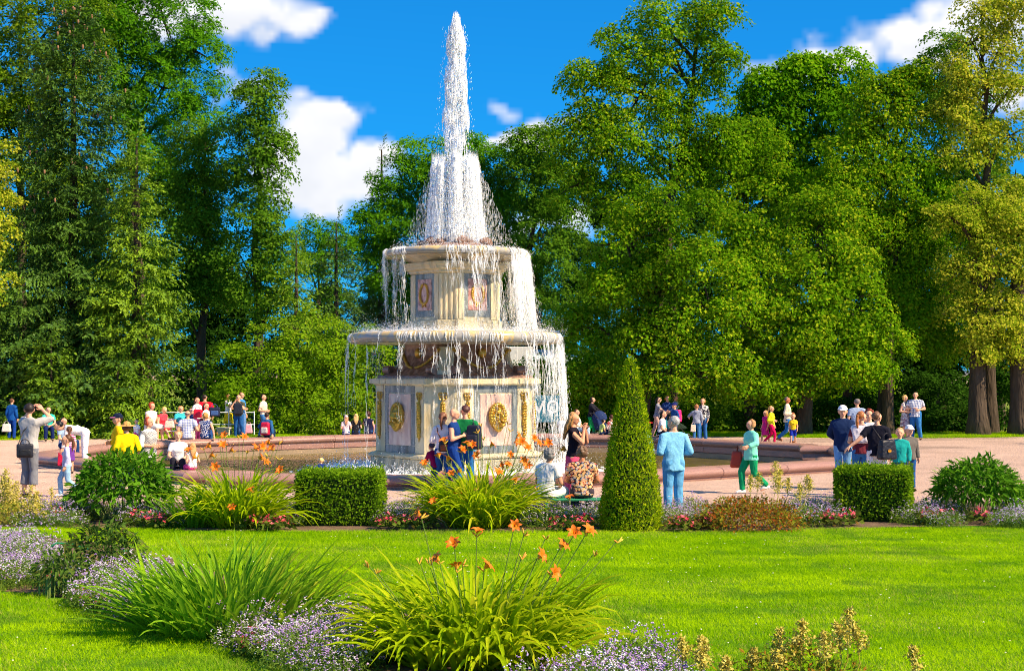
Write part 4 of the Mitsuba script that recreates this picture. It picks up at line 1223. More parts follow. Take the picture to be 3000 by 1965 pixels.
peony('glossy dark green peony bush in front of the people in yellow', 362, 1528, 310, 200, 500, 2700, ln=.175)
peony('glossy dark green peony bush at the right end of the far bed', 2865, 1522, 270, 180, 501, 2300, ln=.17)
peony('sparse dark peony plant in the near bed at the left', 310, 1700, 230, 170, 502, 900, 'peony_dark_leaf', .12)
peony('small sparse peony plant beside the lavender drift at the left edge', 190, 1745, 180, 130, 503, 420, 'peony_dark_leaf', .12)

leafmat('hedge_leaf', leafcol((.08, .20, .008), (.22, .40, .012), (.42, .54, .03), .35, 2.2), .3, .35)
bsdf('hedge_core', (.015, .03, .008), .95, .1)


def hedge(label, x, y, wd, dp, ht, rot, seed):
    key = thing('clipped_hedge', label, 'hedge', 'clipped box hedges')
    c = G(x, y)
    b = trimesh.creation.box(extents=(wd - .16, dp - .16, ht - .1)); b.apply_transform(mat(c[0], c[1], (ht - .1) / 2, rot)); put('core', b, 'hedge_core', key)  # added dark box behind the leaves, blocks light through the hedge

    def place(rng, n):
        A = np.array([wd * dp, wd * ht, wd * ht, dp * ht, dp * ht]); fc = rng.choice(5, n, p=A / A.sum())
        u = rng.uniform(-.5, .5, (n, 2)); p = np.zeros((n, 3)); o = np.zeros((n, 3))
        for k, (ax, sg_) in enumerate(((2, 1), (1, -1), (1, 1), (0, -1), (0, 1))):
            i = fc == k; oth = [a for a in (0, 1, 2) if a != ax]
            dims = np.array([wd, dp, ht]); p[i, ax] = sg_ * dims[ax] / 2
            for j, a in enumerate(oth): p[i, a] = u[i, j] * dims[a]
            o[i, ax] = sg_
        p += -o * (rng.random((n, 1)) ** 1.5 * .12) + rng.normal(0, .012, (n, 3))
        p = p * (1 - .13 * np.clip(meshkit.fbm(p * 2.6 + c[0], 3, 2) - .2, 0, 1)[:, None])
        # rounded edges
        q = np.abs(p / [wd / 2, dp / 2, ht / 2]); p = p * (1 - .055 * np.clip((np.sort(q, 1)[:, 1:2] - .8) * 5, 0, 1))
        p[:, 2] += ht / 2 + .02 + .0
        Rm = mat(0, 0, 0, rot)[:3, :3]
        return p @ Rm.T + [c[0], c[1], 0], o @ Rm.T
    put_leaves('leaves', int(2900 * (wd * dp + 2 * wd * ht + 2 * dp * ht)), place, .048, .030, 'hedge_leaf', key, seed, .75, .1)

    def sprigs(rng, n):
        p = np.c_[rng.uniform(-wd / 2, wd / 2, n), rng.uniform(-dp / 2, dp / 2, n), ht + .02 + .07 * rng.random(n) ** 2]
        Rm = mat(0, 0, 0, rot)[:3, :3]
        return p @ Rm.T + [c[0], c[1], 0], np.tile(UP, (n, 1))
    put_leaves('sprigs', 240, sprigs, .045, .022, 'hedge_leaf', key, seed + 1, .6, -.2)


hedge('square clipped hedge left of centre, below the toddler', 1000, 1533, 1.46, 1.25, .90, .0, 510)
hedge('square clipped hedge at the right, in front of the family group', 2560, 1522, 1.32, 1.2, .92, -.28, 512)

leafmat('thuja_leaf', leafcol((.12, .25, .004), (.36, .52, .008), (.54, .62, .015), .4, 2.5), .25, .5)
key = thing('clipped_cone', 'tall pointed clipped conifer cone right of the fountain', 'topiary')
c = G(1848, 1552)
HT = 2.86


def cone_r(t): return (.535) * (1 - t) ** .70 * np.clip(.86 + t * 1.2, 0, 1) + .012


zz = np.linspace(0, 1, 24)
v, f = lathe(np.c_[np.maximum(cone_r(zz) - .06, .005), zz * (HT - .08)], 24); put('core', (v + c, f), 'hedge_core', key)


def cone_place(rng, n):
    t = 1 - np.sqrt(rng.random(n)) if False else rng.beta(1, 1.75, n)
    a = rng.random(n) * 6.28
    lump = 1 + .16 * (meshkit.fbm(np.c_[np.cos(a) * 3, np.sin(a) * 3, t * 9], 3, 4) - .5)
    r = cone_r(t) * lump - rng.random(n) ** 2 * .07
    p = np.c_[r * np.cos(a), r * np.sin(a), t * HT]
    return p + c, np.c_[np.cos(a) * .45, np.sin(a) * .45, a * 0 + .85]


put_leaves('leaves', 17000, cone_place, .062, .017, 'thuja_leaf', key, 520, .7, -.15, .1)

leafmat('spirea_leaf', leafcol((.16, .26, .02), (.34, .30, .03), (.50, .12, .025), .42, 3.5), .3)
bsdf('plume', lambda p, n, uv: mix(c3((.44, .36, .03)), c3((.68, .60, .16)), uv.x), .8, .1)
bsdf('plume_red', lambda p, n, uv: mix(c3((.34, .19, .06)), c3((.50, .36, .12)), uv.x), .8, .1)


def plume(base, H, rng, mb, rad=.10, lean=.25):
    """A feathery flower panicle."""
    tip = base + np.array([rng.normal(0, lean) * H, rng.normal(0, lean * .6) * H, H])
    mb.tube(np.array([base, (base + tip) / 2 + [0, 0, .03 * H], tip]), [.004, .003, .0015], 4, uv=(.2, 0))
    ax = (tip - base)
    for i in range(44):
        t = .22 + .78 * i / 44
        p = base + ax * t + [0, 0, .03 * H * 4 * t * (1 - t)]
        a = rng.random() * 6.28
        d = np.array([math.cos(a), math.sin(a), .75]); L = rad * (1.08 - t) * 1.5 * rng.uniform(.6, 1.2) + .012
        for j in range(8):
            q = p + d * L * (j + .5) / 8 + rng.normal(0, .006, 3)
            e = rng.normal(0, 1, 3); e *= .017 / np.linalg.norm(e); g = np.cross(e, rng.normal(0, 1, 3)); g *= .009 / (np.linalg.norm(g) + 1e-9)
            mb.add([q - g, q + g, q + e * 1.6], [(0, 1, 2)], (rng.random(), 0))


def astilbe(label, x, y, w, h, seed, plumes, n, leaf, pb='plume', name='astilbe_plant'):
    """plumes: (x, y) pixel tips."""
    key = thing(name, label, 'plant')
    c = G(x, y); s = FPX / c[1]; rng = np.random.default_rng(seed)
    r = np.array([w / s / 2, min(w / s / 2 * .7, .6), h / s])
    put_leaves('leaves', n, dome(c + [0, 0, r[2] * .15], r * [1, 1, .85], .3), .055, .028, leaf, key, seed, .7, .15)
    for px, py, ph in plumes:
        mb = MB()
        tip = P(px, py, c[1] + rng.uniform(-.25, .25)); H = ph / s
        b = tip - [rng.normal(0, .06), 0, H]
        if b[2] > .15: mb.tube(np.array([[b[0] * .7 + c[0] * .3, b[1], .1], b]), [.004, .004], 4, uv=(.2, 0))
        plume(b, H, rng, mb, .10 * H / .35, .08)
        mb.put('plume', pb, key, uv=True, kind='stuff')


leafmat('astilbe_leaf', leafcol((.16, .24, .02), (.30, .36, .03), (.42, .36, .05), .5, 3.0), .3)
rng = np.random.default_rng(1)
astilbe('feathery yellow astilbe at the left edge of the far bed', 40, 1535, 260, 80, 530, [(x + rng.normal(0, 6), y + rng.normal(0, 8), rng.uniform(80, 130)) for x, y in
        ((-20, 1400), (0, 1395), (12, 1380), (25, 1375), (38, 1400), (55, 1410), (70, 1425), (85, 1430), (20, 1430), (-10, 1440), (40, 1450), (60, 1460), (100, 1455), (5, 1470), (30, 1480), (115, 1440), (140, 1425), (75, 1490), (125, 1480), (10, 1440), (-25, 1430), (50, 1430), (90, 1470), (-10, 1470), (15, 1455), (45, 1475), (70, 1450), (110, 1500), (0, 1500), (50, 1505), (85, 1510), (-30, 1480), (25, 1405))], 1500, 'astilbe_leaf')
astilbe('low yellow astilbe under the little girl in lavender', 115, 1542, 90, 55, 531, [(100, 1490, 45), (120, 1480, 45), (112, 1500, 40)], 350, 'astilbe_leaf')
astilbe('red and green tinted shrub right of the clipped cone', 2190, 1552, 330, 105, 532, [(2275, 1352, 90), (2235, 1385, 70), (2300, 1375, 75), (2355, 1392, 90), (2310, 1400, 60), (2195, 1395, 60), (2330, 1420, 60), (2265, 1400, 60), (2380, 1402, 50)], 5200, 'spirea_leaf', name='spirea_shrub')
astilbe('reddish plumed astilbe at the bottom right corner of the near bed', 2330, 2085, 560, 190, 533, [(2485, 1785, 150), (2460, 1830, 110), (2405, 1850, 120), (2340, 1820, 110), (2350, 1870, 100), (2010, 1870, 90), (2040, 1900, 90), (2310, 1900, 90), (2090, 1865, 110), (2690, 1895, 110), (2505, 1830, 110), (2240, 1845, 100), (2270, 1905, 80), (2180, 1900, 80), (2120, 1925, 70)],
        1500, 'spirea_leaf')

# ---- strap leaves: daylilies and irises
leafmat('daylily_leaf', leafcol((.26, .44, .006), (.50, .64, .010), (.66, .66, .03), .40, 2.0), .45, .4)
leafmat('iris_leaf', leafcol((.14, .36, .02), (.32, .54, .02), (.56, .58, .05), .35, 1.2), .38, .4)


def straps(n, c, spread, length, width, arch, seed, splay=1.0, ell=.75):
    """n arching strap leaves with a keel; returns vertices, faces, uv."""
    rng = np.random.default_rng(seed)
    V, Fc, U, off = [], [], [], 0
    K = 7
    for i in range(n):
        a = rng.random() * 6.28; q = rng.random() ** .6
        b = np.array([math.cos(a) * q * spread, math.sin(a) * q * spread * ell, 0.0])
        az = a + rng.normal(0, .7)
        L = length * rng.uniform(.6, 1.12)
        out = (.22 + .55 * q) * splay * rng.uniform(.5, 1.4)
        d = np.array([math.cos(az), math.sin(az), 0])
        t = np.linspace(0, 1, K)
        th = out + arch * rng.uniform(.4, 1.5) * t ** 1.7       # angle from upright along the leaf
        seg = L / (K - 1)
        hx = np.concatenate([[0], np.cumsum(np.sin(th[:-1]) * seg)]); hz = np.concatenate([[0], np.cumsum(np.cos(th[:-1]) * seg)])
        ctr = b + d * hx[:, None] + UP * np.maximum(hz, .01 - b[2])[:, None]
        s = np.cross(d, UP); tw = rng.normal(0, .5)
        s = s * math.cos(tw) + UP * math.sin(tw) * .4
        w = width * rng.uniform(.75, 1.15) * np.array([.8, 1, 1, .95, .8, .5, .02])[:, None] / 2
        nrm = np.stack([-np.cos(th)[:, None] * d[None]], 0)[0] + UP * np.sin(th)[:, None]
        l, r, k = ctr + s * w - nrm * w * .0, ctr - s * w, ctr - nrm * w * .55
        V.append(np.stack([l, k, r], 1).reshape(-1, 3))
        for j in range(K - 1):
            o = off + j * 3
            Fc += [(o, o + 1, o + 4), (o, o + 4, o + 3), (o + 1, o + 2, o + 5), (o + 1, o + 5, o + 4)]
        U += [tuple(rng.random(2))] * (3 * K); off += 3 * K
    return np.vstack(V) + c, np.array(Fc), np.array(U)


bsdf('lily_petal', lambda p, n, uv: mix(c3((.80, .34, .02)), c3((.74, .145, .008)), uv.x), .5, .3)
bsdf('lily_bud', lambda p, n, uv: mix(c3((.70, .55, .06)), c3((.78, .30, .04)), uv.x), .5, .3)


def lily_bloom(c, axis, s, rng):
    mb = MB(); Rm = frame(axis, rng.random() * 6)
    for k in range(6):
        a = k * math.pi / 3; w = .020 if k % 2 else .026
        t = np.linspace(0, 1, 6)
        rr = .008 + .055 * t ** 1.5 + .020 * np.clip(t - .7, 0, 1); zz = .075 * t - .075 * np.clip(t - .55, 0, 1) ** 1.3 * 1.4
        ww = w * np.array([.3, .6, .95, 1.0, .75, .08]) / 1.3
        ca, sa = math.cos(a), math.sin(a)
        ctr = np.stack([rr * ca, rr * sa, zz], 1); tan = np.array([-sa, ca, 0])
        v = np.stack([ctr + tan * ww[:, None] + [0, 0, .004], ctr, ctr - tan * ww[:, None] + [0, 0, .004]], 1).reshape(-1, 3) * s
        f = []
        for j in range(5):
            o = j * 3; f += [(o, o + 1, o + 4), (o, o + 4, o + 3), (o + 1, o + 2, o + 5), (o + 1, o + 5, o + 4)]
        mb.add(v @ Rm.T + c, f, np.c_[np.repeat(np.clip(t * 1.5 - .1, 0, 1), 3), np.zeros(18)])
    for k in range(4):
        a = rng.random() * 6.28
        mb.tube(np.array([[0, 0, .01], [.01 * math.cos(a), .01 * math.sin(a), .06]]) * s @ Rm.T + c, [.0015, .0015], 4, uv=(0, 0))
    return mb


def daylily(label, x, y, n, spread, length, seed, blooms, buds, hb=None, arch=1.85, sc=.98):
    key = thing('daylily_clump', label, 'flowers')
    c = G(x, y); rng = np.random.default_rng(seed)
    v, f, u = straps(n, c, spread, length, .060, arch, seed)
    put('leaves', (v, f), 'daylily_leaf', key, smooth=True, uv=u, kind='stuff')
    for i, (px, py) in enumerate(list(blooms) + list(buds)):
        Y = c[1] + rng.uniform(-.45, .30) - (.35 if py > y - 90 * FPX / c[1] / 100 else 0)
        tip = P(px, py, Y)
        base = c + [np.clip((tip[0] - c[0]) * .55, -spread, spread), np.clip((tip[1] - c[1]) * .5, -.4, .4), 0]
        bend = (base + tip) / 2 + [(base[0] - tip[0]) * .18, 0, .06]
        mm = MB().tube(np.array([base, base * .5 + bend * .5 + [0, 0, .02], bend, bend * .45 + tip * .55, tip]), [.006, .0055, .005, .0045, .004], 5)
        mm.put('stem', 'green_stem', key, smooth=True)
        if i < len(blooms):
            ax = np.array([rng.normal(0, .55) + np.sign(tip[0] - c[0]) * .25, rng.normal(-.45, .3), rng.uniform(.25, .9)])
            mb = lily_bloom(tip, ax / np.linalg.norm(ax), sc * rng.uniform(.95, 1.25), rng)
            mb.put('flower', 'lily_petal', key, smooth=True, uv=True)
        for k in range(2 + (i >= len(blooms))):
            d = np.array([rng.normal(0, .6), rng.normal(0, .4), rng.uniform(.3, 1)]); d /= np.linalg.norm(d)
            o = tip - [0, 0, .03]; L = rng.uniform(.05, .085) * sc
            MB().tube(np.array([o, o + d * L * .35, o + d * L * .75, o + d * L]), [.003, .007, .0085, .002], 6, uv=(rng.random(), 0)).put('bud', 'lily_bud', key, smooth=True, uv=True)


z2 = lambda pts, ox, k=3.897: [(ox + a / k, 1100 + b / k) for a, b in pts]
daylily('large daylily clump with orange blooms nearest the camera', 1385, 1935, 640, .74, 1.08, 600,
        [(1331, 1598), (1287, 1642), (1339, 1666), (1419, 1664), (1397, 1562), (1507, 1541), (1576, 1630), (1616, 1679), (1642, 1602), (1682, 1564), (1719, 1560), (1233, 1509)],
        [(1079, 1653), (1102, 1670), (1229, 1642), (1529, 1628), (1741, 1620), (1810, 1580), (1536, 1560), (1255, 1640), (1600, 1570), (1355, 1650)])
daylily('tall daylily clump with orange blooms in front of the fountain pedestal', 1405, 1545, 560, .50, 1.28, 601,
        z2([(1180, 760), (950, 1010), (1120, 930), (1200, 970), (1440, 790), (1375, 860), (1500, 800), (1560, 920), (1700, 800), (1370, 1100), (1260, 1130), (1340, 1380), (1060, 1450), (1800, 1030), (1890, 1030), (1780, 1120), (1920, 910), (2080, 980),
            (2130, 1040), (2190, 720), (2240, 780), (2000, 690), (1990, 1210), (2110, 830), (2040, 770)], 1000) + z2([(410, 790), (560, 850), (100, 770), (660, 1410)], 1500),
        z2([(1600, 560), (1560, 640), (1900, 540), (1930, 620), (1620, 720), (2230, 1290), (1520, 1300), (800, 1440)], 1000), sc=1.2, arch=1.55)
daylily('daylily clump with orange blooms left of centre, beside the girl in pink', 700, 1545, 380, .46, 1.26, 602,
        z2([(620, 690), (830, 710), (460, 820), (590, 810), (500, 925), (720, 860), (950, 840), (1030, 820), (1130, 780), (1170, 850), (1010, 950), (1075, 1000), (1260, 1090), (510, 1050), (200, 870), (300, 940), (920, 1320), (700, 1520)], 500),
        z2([(540, 660), (1240, 770), (780, 700), (1110, 900), (1240, 940), (380, 830), (870, 870), (1150, 1040)], 500), sc=1.2, arch=1.55)


def iris(label, x, y, n, spread, length, seed, ell=.8):
    key = thing('iris_clump', label, 'plant')
    v, f, u = straps(n, G(x, y), spread, length, .054, .75, seed, 1.15, ell)
    put('leaves', (v, f), 'iris_leaf', key, smooth=True, uv=u, kind='stuff')


iris('big clump of sword shaped iris leaves in the near bed', 680, 1850, 470, .80, 1.02, 610)
iris('fan of sword shaped iris leaves at the left foot of the daylilies', 570, 1545, 90, .30, .85, 611)
iris('bright strap leaved clump cut by the right edge of the picture', 3010, 1515, 60, .3, .9, 612)
bsdf('hose', (.02, .30, .12), .4)
hp = [P(x, y, Y) for x, y, Y in ((150, 1600, 19.6), (165, 1590, 19.6), (210, 1592, 19.7), (265, 1610, 19.6), (310, 1618, 19.5), (380, 1612, 19.6))]
for i, p in enumerate(hp): p[2] = max(p[2], .02)
MB().tube(np.array(hp), .012, 6).put('garden_hose', 'hose', smooth=True); tag('garden_hose', 'green garden hose lying behind the near bed peony', 'hose')

# ------------------------------------------------------------------ people
def pack(c, pat=0):
    """Colour (sRGB 0-255) and pattern number as the uv of a whole mesh."""
    r, g, b = np.clip(lin(c), 0, .86)
    return math.floor(r * 255) * 256 + math.floor(g * 255) + .5, pat + b * .98


def unpack(uv):
    R = dr.floor(uv.x / 256); Gc = uv.x - R * 256 - .5
    pt = dr.floor(uv.y)
    return mi.Color3f(R / 255, Gc / 255, (uv.y - pt) / .98), pt


def wear_col(p, n, uv):
    c, pt = unpack(uv)
    gx = p.x + p.y * .35
    fx, fz = gx / .085 - dr.floor(gx / .085), p.z / .085 - dr.floor(p.z / .085)
    plaid = dr.select((fx < .36), 1.0, 0.0) * .5 + dr.select((fz < .36), 1.0, 0.0) * .5
    white = c3((.72, .74, .80))
    out = dr.select(pt == 1, mix(white, c, plaid), c)
    st = p.z / .055 - dr.floor(p.z / .055)
    out = dr.select(pt == 2, mix(c, c3((.75, .70, .74)), dr.select(st < .45, 1.0, 0.0)), out)
    ck = dr.select((gx / .035 - dr.floor(gx / .035) < .5) ^ (p.z / .035 - dr.floor(p.z / .035) < .5), 1.0, 0.0)
    out = dr.select(pt == 3, mix(c3((.05, .05, .06)), c3((.75, .75, .74)), ck), out)
    d1, d2, w = voronoi(gx * 26, p.z * 26)
    flo = mix(mix(c3((.75, .10, .05)), c3((.80, .42, .06)), smoothstep(.3, .5, w)), c3((.10, .22, .45)), smoothstep(.62, .7, w))
    flo = mix(flo, c3((.80, .55, .30)), smoothstep(.16, .10, dr.abs(d1 - .28)))
    flo = mix(flo, c3((.04, .03, .04)), smoothstep(.52, .62, d1))
    out = dr.select(pt == 4, flo, out)
    e1, e2, w2 = voronoi(gx * 22, p.z * 22)
    out = dr.select(pt == 5, mix(white, c, smoothstep(.30, .36, e1)), out)
    out = dr.select(pt == 6, mix(c, c3((.70, .68, .66)), smoothstep(.42, .58, fbm(gx * 24, p.z * 24, 0, 3))), out)
    return out * (.90 + .2 * fbm(p.x * 9, p.y * 9, p.z * 9, 3))


FOLD = lambda p, n, uv: fbm(p.x * 11, p.y * 11, p.z * 7, 3)
bsdf('cloth', wear_col, .85, .15, bump=(FOLD, .035, 8e-3))
bsdf('skin', lambda p, n, uv: unpack(uv)[0] * (.93 + .14 * noise(p.x * 30, p.y * 30, p.z * 30)), .55, .35)
bsdf('hair', lambda p, n, uv: unpack(uv)[0] * (.7 + .6 * noise(p.x * 90, p.y * 90, p.z * 14)), .5, .4)
SKIN = (226, 172, 140)
SPH = {}


def sp(c, r, n=12):
    r = round(float(r), 4)
    if (r, n) not in SPH: SPH[(r, n)] = Manifold.sphere(r, n)
    return SPH[(r, n)].translate([float(x) for x in c])


def hull(*s): return Manifold.batch_hull([sp(c, r) for c, r in s])


def rings_hull(*rs):
    """Convex hull of flat discs (centre, normal, radius[, radius across]): garment pieces with clean ends."""
    pts = []
    for c, nrm, r, *r2 in rs:
        Fm = frame(nrm); a = np.arange(14) * 2 * np.pi / 14
        pts.append(np.asarray(c) + (np.cos(a)[:, None] * Fm[:, 0] * r + np.sin(a)[:, None] * Fm[:, 1] * (r2[0] if r2 else r)))
    return Manifold.hull_points(np.vstack(pts))


def union(ms): return Manifold.batch_boolean([m for m in ms if not m.is_empty()], OpType.Add)


def soft(m, edge=.04, it=6):
    m = m.refine_to_length(edge).to_mesh()
    t = trimesh.Trimesh(np.array(m.vert_properties[:, :3]), np.array(m.tri_verts), process=True)
    if it: trimesh.smoothing.filter_taubin(t, lamb=.5, nu=.53, iterations=it)
    return t


def hand_shape():
    """A relaxed right hand: wrist at the origin, fingers down -z, palm facing -x."""
    ms = [hull(((0, -.022, -.03), .016), ((0, .022, -.03), .016), ((0, -.032, -.095), .013), ((0, .030, -.095), .013), ((0, 0, 0), .024))]
    for k, (y, L) in enumerate(((-.033, .062), (-.012, .076), (.010, .082), (.031, .074))):
        a, b, c = np.array([0, y, -.098]), np.array([-.012, y * 1.05, -.098 - L * .55]), np.array([-.036, y * 1.05, -.098 - L * .95])
        ms += [hull((a, .0105), (b, .0095)), hull((b, .0095), (c, .0078))]
    ms += [hull(((0, .030, -.035), .014), ((-.014, .058, -.070), .0115)), hull(((-.014, .058, -.070), .0115), ((-.030, .062, -.098), .0095))]
    return union(ms)


HAND = hand_shape()
ARMS = {'down': ((.245, -.03, 1.14), (.25, .05, .90)), 'bent': ((.25, -.06, 1.16), (.10, .21, 1.10)), 'phone': ((.24, .03, 1.15), (.07, .30, 1.22)), 'camera': ((.25, .20, 1.27), (.07, .22, 1.56)),
        'camup': ((.33, .20, 1.47), (.10, .17, 1.68)), 'face': ((.20, .20, 1.20), (.05, .21, 1.46)), 'lap': ((.25, .08, 1.14), (.09, .31, 1.03)), 'back': ((.27, -.14, 1.17), (.10, -.20, 1.02)),
        'out': ((.36, .06, 1.22), (.40, .29, 1.14)), 'around': ((.34, -.12, 1.18), (.50, -.16, 1.05)), 'reach': ((.22, .22, 1.22), (.17, .45, 1.14)), 'prop': ((.28, -.12, 1.16), (.33, -.17, .92)),
        'cross': ((.25, .05, 1.15), (-.10, .20, 1.18)), 'hang': None}
LEGS = {'stand': (((.10, .02, .50), (.11, -.01, .085)), ((.10, .01, .50), (.12, -.02, .085))),
        'walk': (((.10, .20, .53), (.10, .17, .10)), ((.10, -.03, .49), (.10, -.36, .20))),
        'stride': (((.09, .13, .51), (.09, .20, .09)), ((.09, -.07, .50), (.09, -.22, .12))),
        'contra': (((.10, .02, .50), (.12, -.02, .085)), ((.13, .10, .51), (.19, .06, .085))),
        'sit': (((.12, .43, .94), (.13, .46, .52)), ((.12, .43, .94), (.13, .44, .52))),
        'perch': (((.11, .40, 1.04), (.12, .34, .62)), ((.12, .41, 1.02), (.13, .43, .60))),
        'loll': (((.10, .42, .90), (.10, .68, .55)), ((.12, .42, .92), (.13, .60, .53))),
        'kneel': (((.10, .12, .52), (.11, -.28, .40)), ((.10, .02, .50), (.12, -.02, .085))),
        'dangle': (((.10, .36, .92), (.10, .44, .53)), ((.11, .36, .92), (.11, .40, .53)))}
NP = [0]


def person(label, x, yt, Y, h=None, face=0, legs='stand', arms=('down', 'down'), lean=0.0, top=None, bot=None, hair=None, shoes=(60, 50, 45), hat=None, skin=SKIN, w=1.0, head=(0, 0), kid=0.0, female=False,
           belly=0.0, vest=None, nose_=True, z0=None, group=None):
    """x, yt: photo pixel of the head's top; Y: distance; h: standing height, None = feet on the ground decide it. face: 0 towards the camera, 90 to the right, 180 away.
    top = (kind, colour[, pattern[, hem]]), bot = (kind, colour[, pattern]); hair = (kind, colour)."""
    NP[0] += 1
    key = thing('person', label, 'person', group)
    ztop = CH - (yt - HY) * Y / FPX
    hs = 1.0 + kid * .55                     # children: bigger head, shorter legs
    HZ = 1.75 + .235 * (hs - 1)
    lean_ = math.radians(lean); piv = np.array([0, 0, .96])

    def Lr(p):
        p = np.asarray(p, float) - piv; c, s = math.cos(lean_), math.sin(lean_)
        return np.array([p[0], p[1] * c + p[2] * s, -p[1] * s + p[2] * c]) + piv
    hc = Lr((0, .0, 1.63 + .1 * (hs - 1)))
    topz = hc[2] + .12 * hs
    if legs in ('sit', 'loll', 'perch', 'dangle'):
        st = .31 if legs in ('perch', 'dangle') else .38
        s = np.clip((ztop - st) / (topz - .81), .72 if kid == 0 else .45, 1.12); zb = st - .81 * s
    else:
        s = ztop / topz; zb = 0.0
    th = math.radians(face - 180)
    Wm = mat((x - CX) * Y / FPX, Y, zb, th, s)
    hx, hy = math.sin(math.radians(head[0])), math.cos(math.radians(head[0]))
    # anchor the head's top, not the feet, to the pixel column
    off = Wm[:3, :3] @ np.array([0, hc[1], 0]); Wm[:2, 3] -= off[:2]
    wd = w * (.92 if female else 1.0)
    sh = {}
    J = {}
    for i, sg_ in enumerate((1, -1)):
        m1 = np.array([sg_, 1, 1.0])
        shd = Lr(np.array([.172 * wd, -.005, 1.385]) * m1)
        if ARMS[arms[i]] is None:
            el = shd + np.array([.03 * sg_, .05, -.27]); wr = el + np.array([.0, .07, -.24])
        else:
            el, wr = (Lr(np.array(q) * m1 * [wd if q[0] > .15 else 1, 1, 1]) for q in ARMS[arms[i]])
            L1 = np.linalg.norm(el - shd); el = shd + (el - shd) * (.285 / L1)
            L2 = np.linalg.norm(wr - el); wr = el + (wr - el) * min(1, .26 / L2)
        kn, an = LEGS[legs][i]
        J[i] = dict(sh=shd, el=el, wr=wr, hip=np.array([.09 * sg_, 0, .92]), kn=np.array(kn) * m1, an=np.array(an) * m1)
    pw, b = wd * (1.04 if female else 1.0), belly
    tor = lambda g: union([hull(((.075 * pw, 0, .93), .10 * w + g), ((-.075 * pw, 0, .93), .10 * w + g), (Lr((.065 * pw, .0, 1.08)), .083 * w + g), (Lr((-.065 * pw, .0, 1.08)), .083 * w + g), (Lr((0, .03 + b * .5, 1.06)), .09 * w + b * .6 + g)),
                           hull((Lr((.065 * pw, 0, 1.08)), .083 * w + g), (Lr((-.065 * pw, 0, 1.08)), .083 * w + g), (Lr((.10 * wd, .015, 1.28)), .088 * w + g), (Lr((-.10 * wd, .015, 1.28)), .088 * w + g), (Lr((0, .03 + b * .5, 1.06)), .09 * w + b * .6 + g)),
                           hull((Lr((.10 * wd, .015, 1.28)), .088 * w + g), (Lr((-.10 * wd, .015, 1.28)), .088 * w + g), (J[0]['sh'], .056 * w + g), (J[1]['sh'], .056 * w + g), (Lr((0, -.005, 1.455)), .054 + g * .5))]
                          + ([hull((Lr((.06, .085, 1.26)), .055 + g), (Lr((-.06, .085, 1.26)), .055 + g), (Lr((0, .02, 1.2)), .08 + g))] if female else []))
    ms = [tor(0), hull((Lr((0, -.005, 1.44)), .055), (hc + [0, -.01, -.07], .050))]
    for i in (0, 1):
        q = J[i]
        ms += [hull((q['sh'], .056 * w), (q['el'], .041 * w)), hull((q['el'], .041 * w), (q['wr'], .027)), hull((q['hip'], .092 * w), (q['kn'], .058 * w)), hull((q['kn'], .058 * w), (q['kn'] * .6 + q['an'] * .4 + [0, -.012, 0], .053 * w), (q['an'], .036))]
        ft = np.array([q['an'][0], q['an'][1], q['an'][2]])
        tilt = -.06 if q['an'][2] < .15 or legs in ('sit', 'perch', 'loll', 'dangle') else -.11
        ms += [hull((ft + [0, -.035, -.045], .036), (ft + [0, .0, 0], .036), (ft + [0, .14, tilt + .0], .026), (ft + [0, .09, -.05], .034))]
    body = soft(union(ms), .045, 8)
    # head on top of the body
    cy, sy = math.cos(math.radians(head[0])), math.sin(math.radians(head[0]))
    pt = math.radians(head[1]); cp, sp_ = math.cos(pt), math.sin(pt)

    def Hd(p):
        p = np.asarray(p, float) * hs
        p = np.array([p[0], p[1] * cp + p[2] * sp_, -p[1] * sp_ + p[2] * cp])
        return hc + np.array([p[0] * cy + p[1] * sy, -p[0] * sy + p[1] * cy, p[2]])
    hd = [hull((Hd((0, -.018, .028)), .090 * hs), (Hd((0, .028, .020)), .078 * hs), (Hd((.03, .035, -.045)), .036 * hs), (Hd((-.03, .035, -.045)), .036 * hs), (Hd((0, .062, -.078)), .026 * hs)),
          hull((Hd((0, .098, .008)), .010 * hs), (Hd((0, .116, -.022)), .013 * hs), (Hd((0, .095, -.028)), .014 * hs)),
          hull((Hd((.022, .094, .030)), .011 * hs), (Hd((-.022, .094, .030)), .011 * hs), (Hd((.05, .075, .026)), .012 * hs), (Hd((-.05, .075, .026)), .012 * hs)),
          hull((Hd((.014, .092, -.055)), .010 * hs), (Hd((-.014, .092, -.055)), .010 * hs))]
    for e in (-1, 1): hd.append(hull((Hd((e * .088, -.012, .012)), .014 * hs), (Hd((e * .084, -.006, -.026)), .011 * hs), (Hd((e * .094, -.024, .010)), .009 * hs)))
    head_m = soft(union(hd), .022, 3)
    parts = [body, head_m]
    for i, sg_ in enumerate((1, -1)):
        q = J[i]; d = q['wr'] - q['el']; d /= np.linalg.norm(d)
        Fm = frame(-d); zc = -d
        xax = np.array([sg_ * 1.0, -.35, 0]); xax -= zc * (xax @ zc); xax /= np.linalg.norm(xax) + 1e-9
        yax = np.cross(zc, xax)
        A = np.stack([xax, yax if i == 0 else yax, zc], 1) * (1 if kid == 0 else .95)
        hm = HAND.to_mesh(); hv = hm.vert_properties[:, :3] @ A.T + q['wr'] + d * -.012
        parts.append(trimesh.Trimesh(hv, hm.tri_verts, process=False))
    Bm = Manifold.batch_boolean([Manifold(mesh=__import__('manifold3d').Mesh(np.asarray(t.vertices, np.float32), np.asarray(t.faces, np.uint32))) for t in parts], OpType.Add)
    if Bm.is_empty():
        bm = trimesh.util.concatenate(parts)
    else:
        q = Bm.to_mesh(); bm = trimesh.Trimesh(q.vert_properties[:, :3], q.tri_verts, process=False)

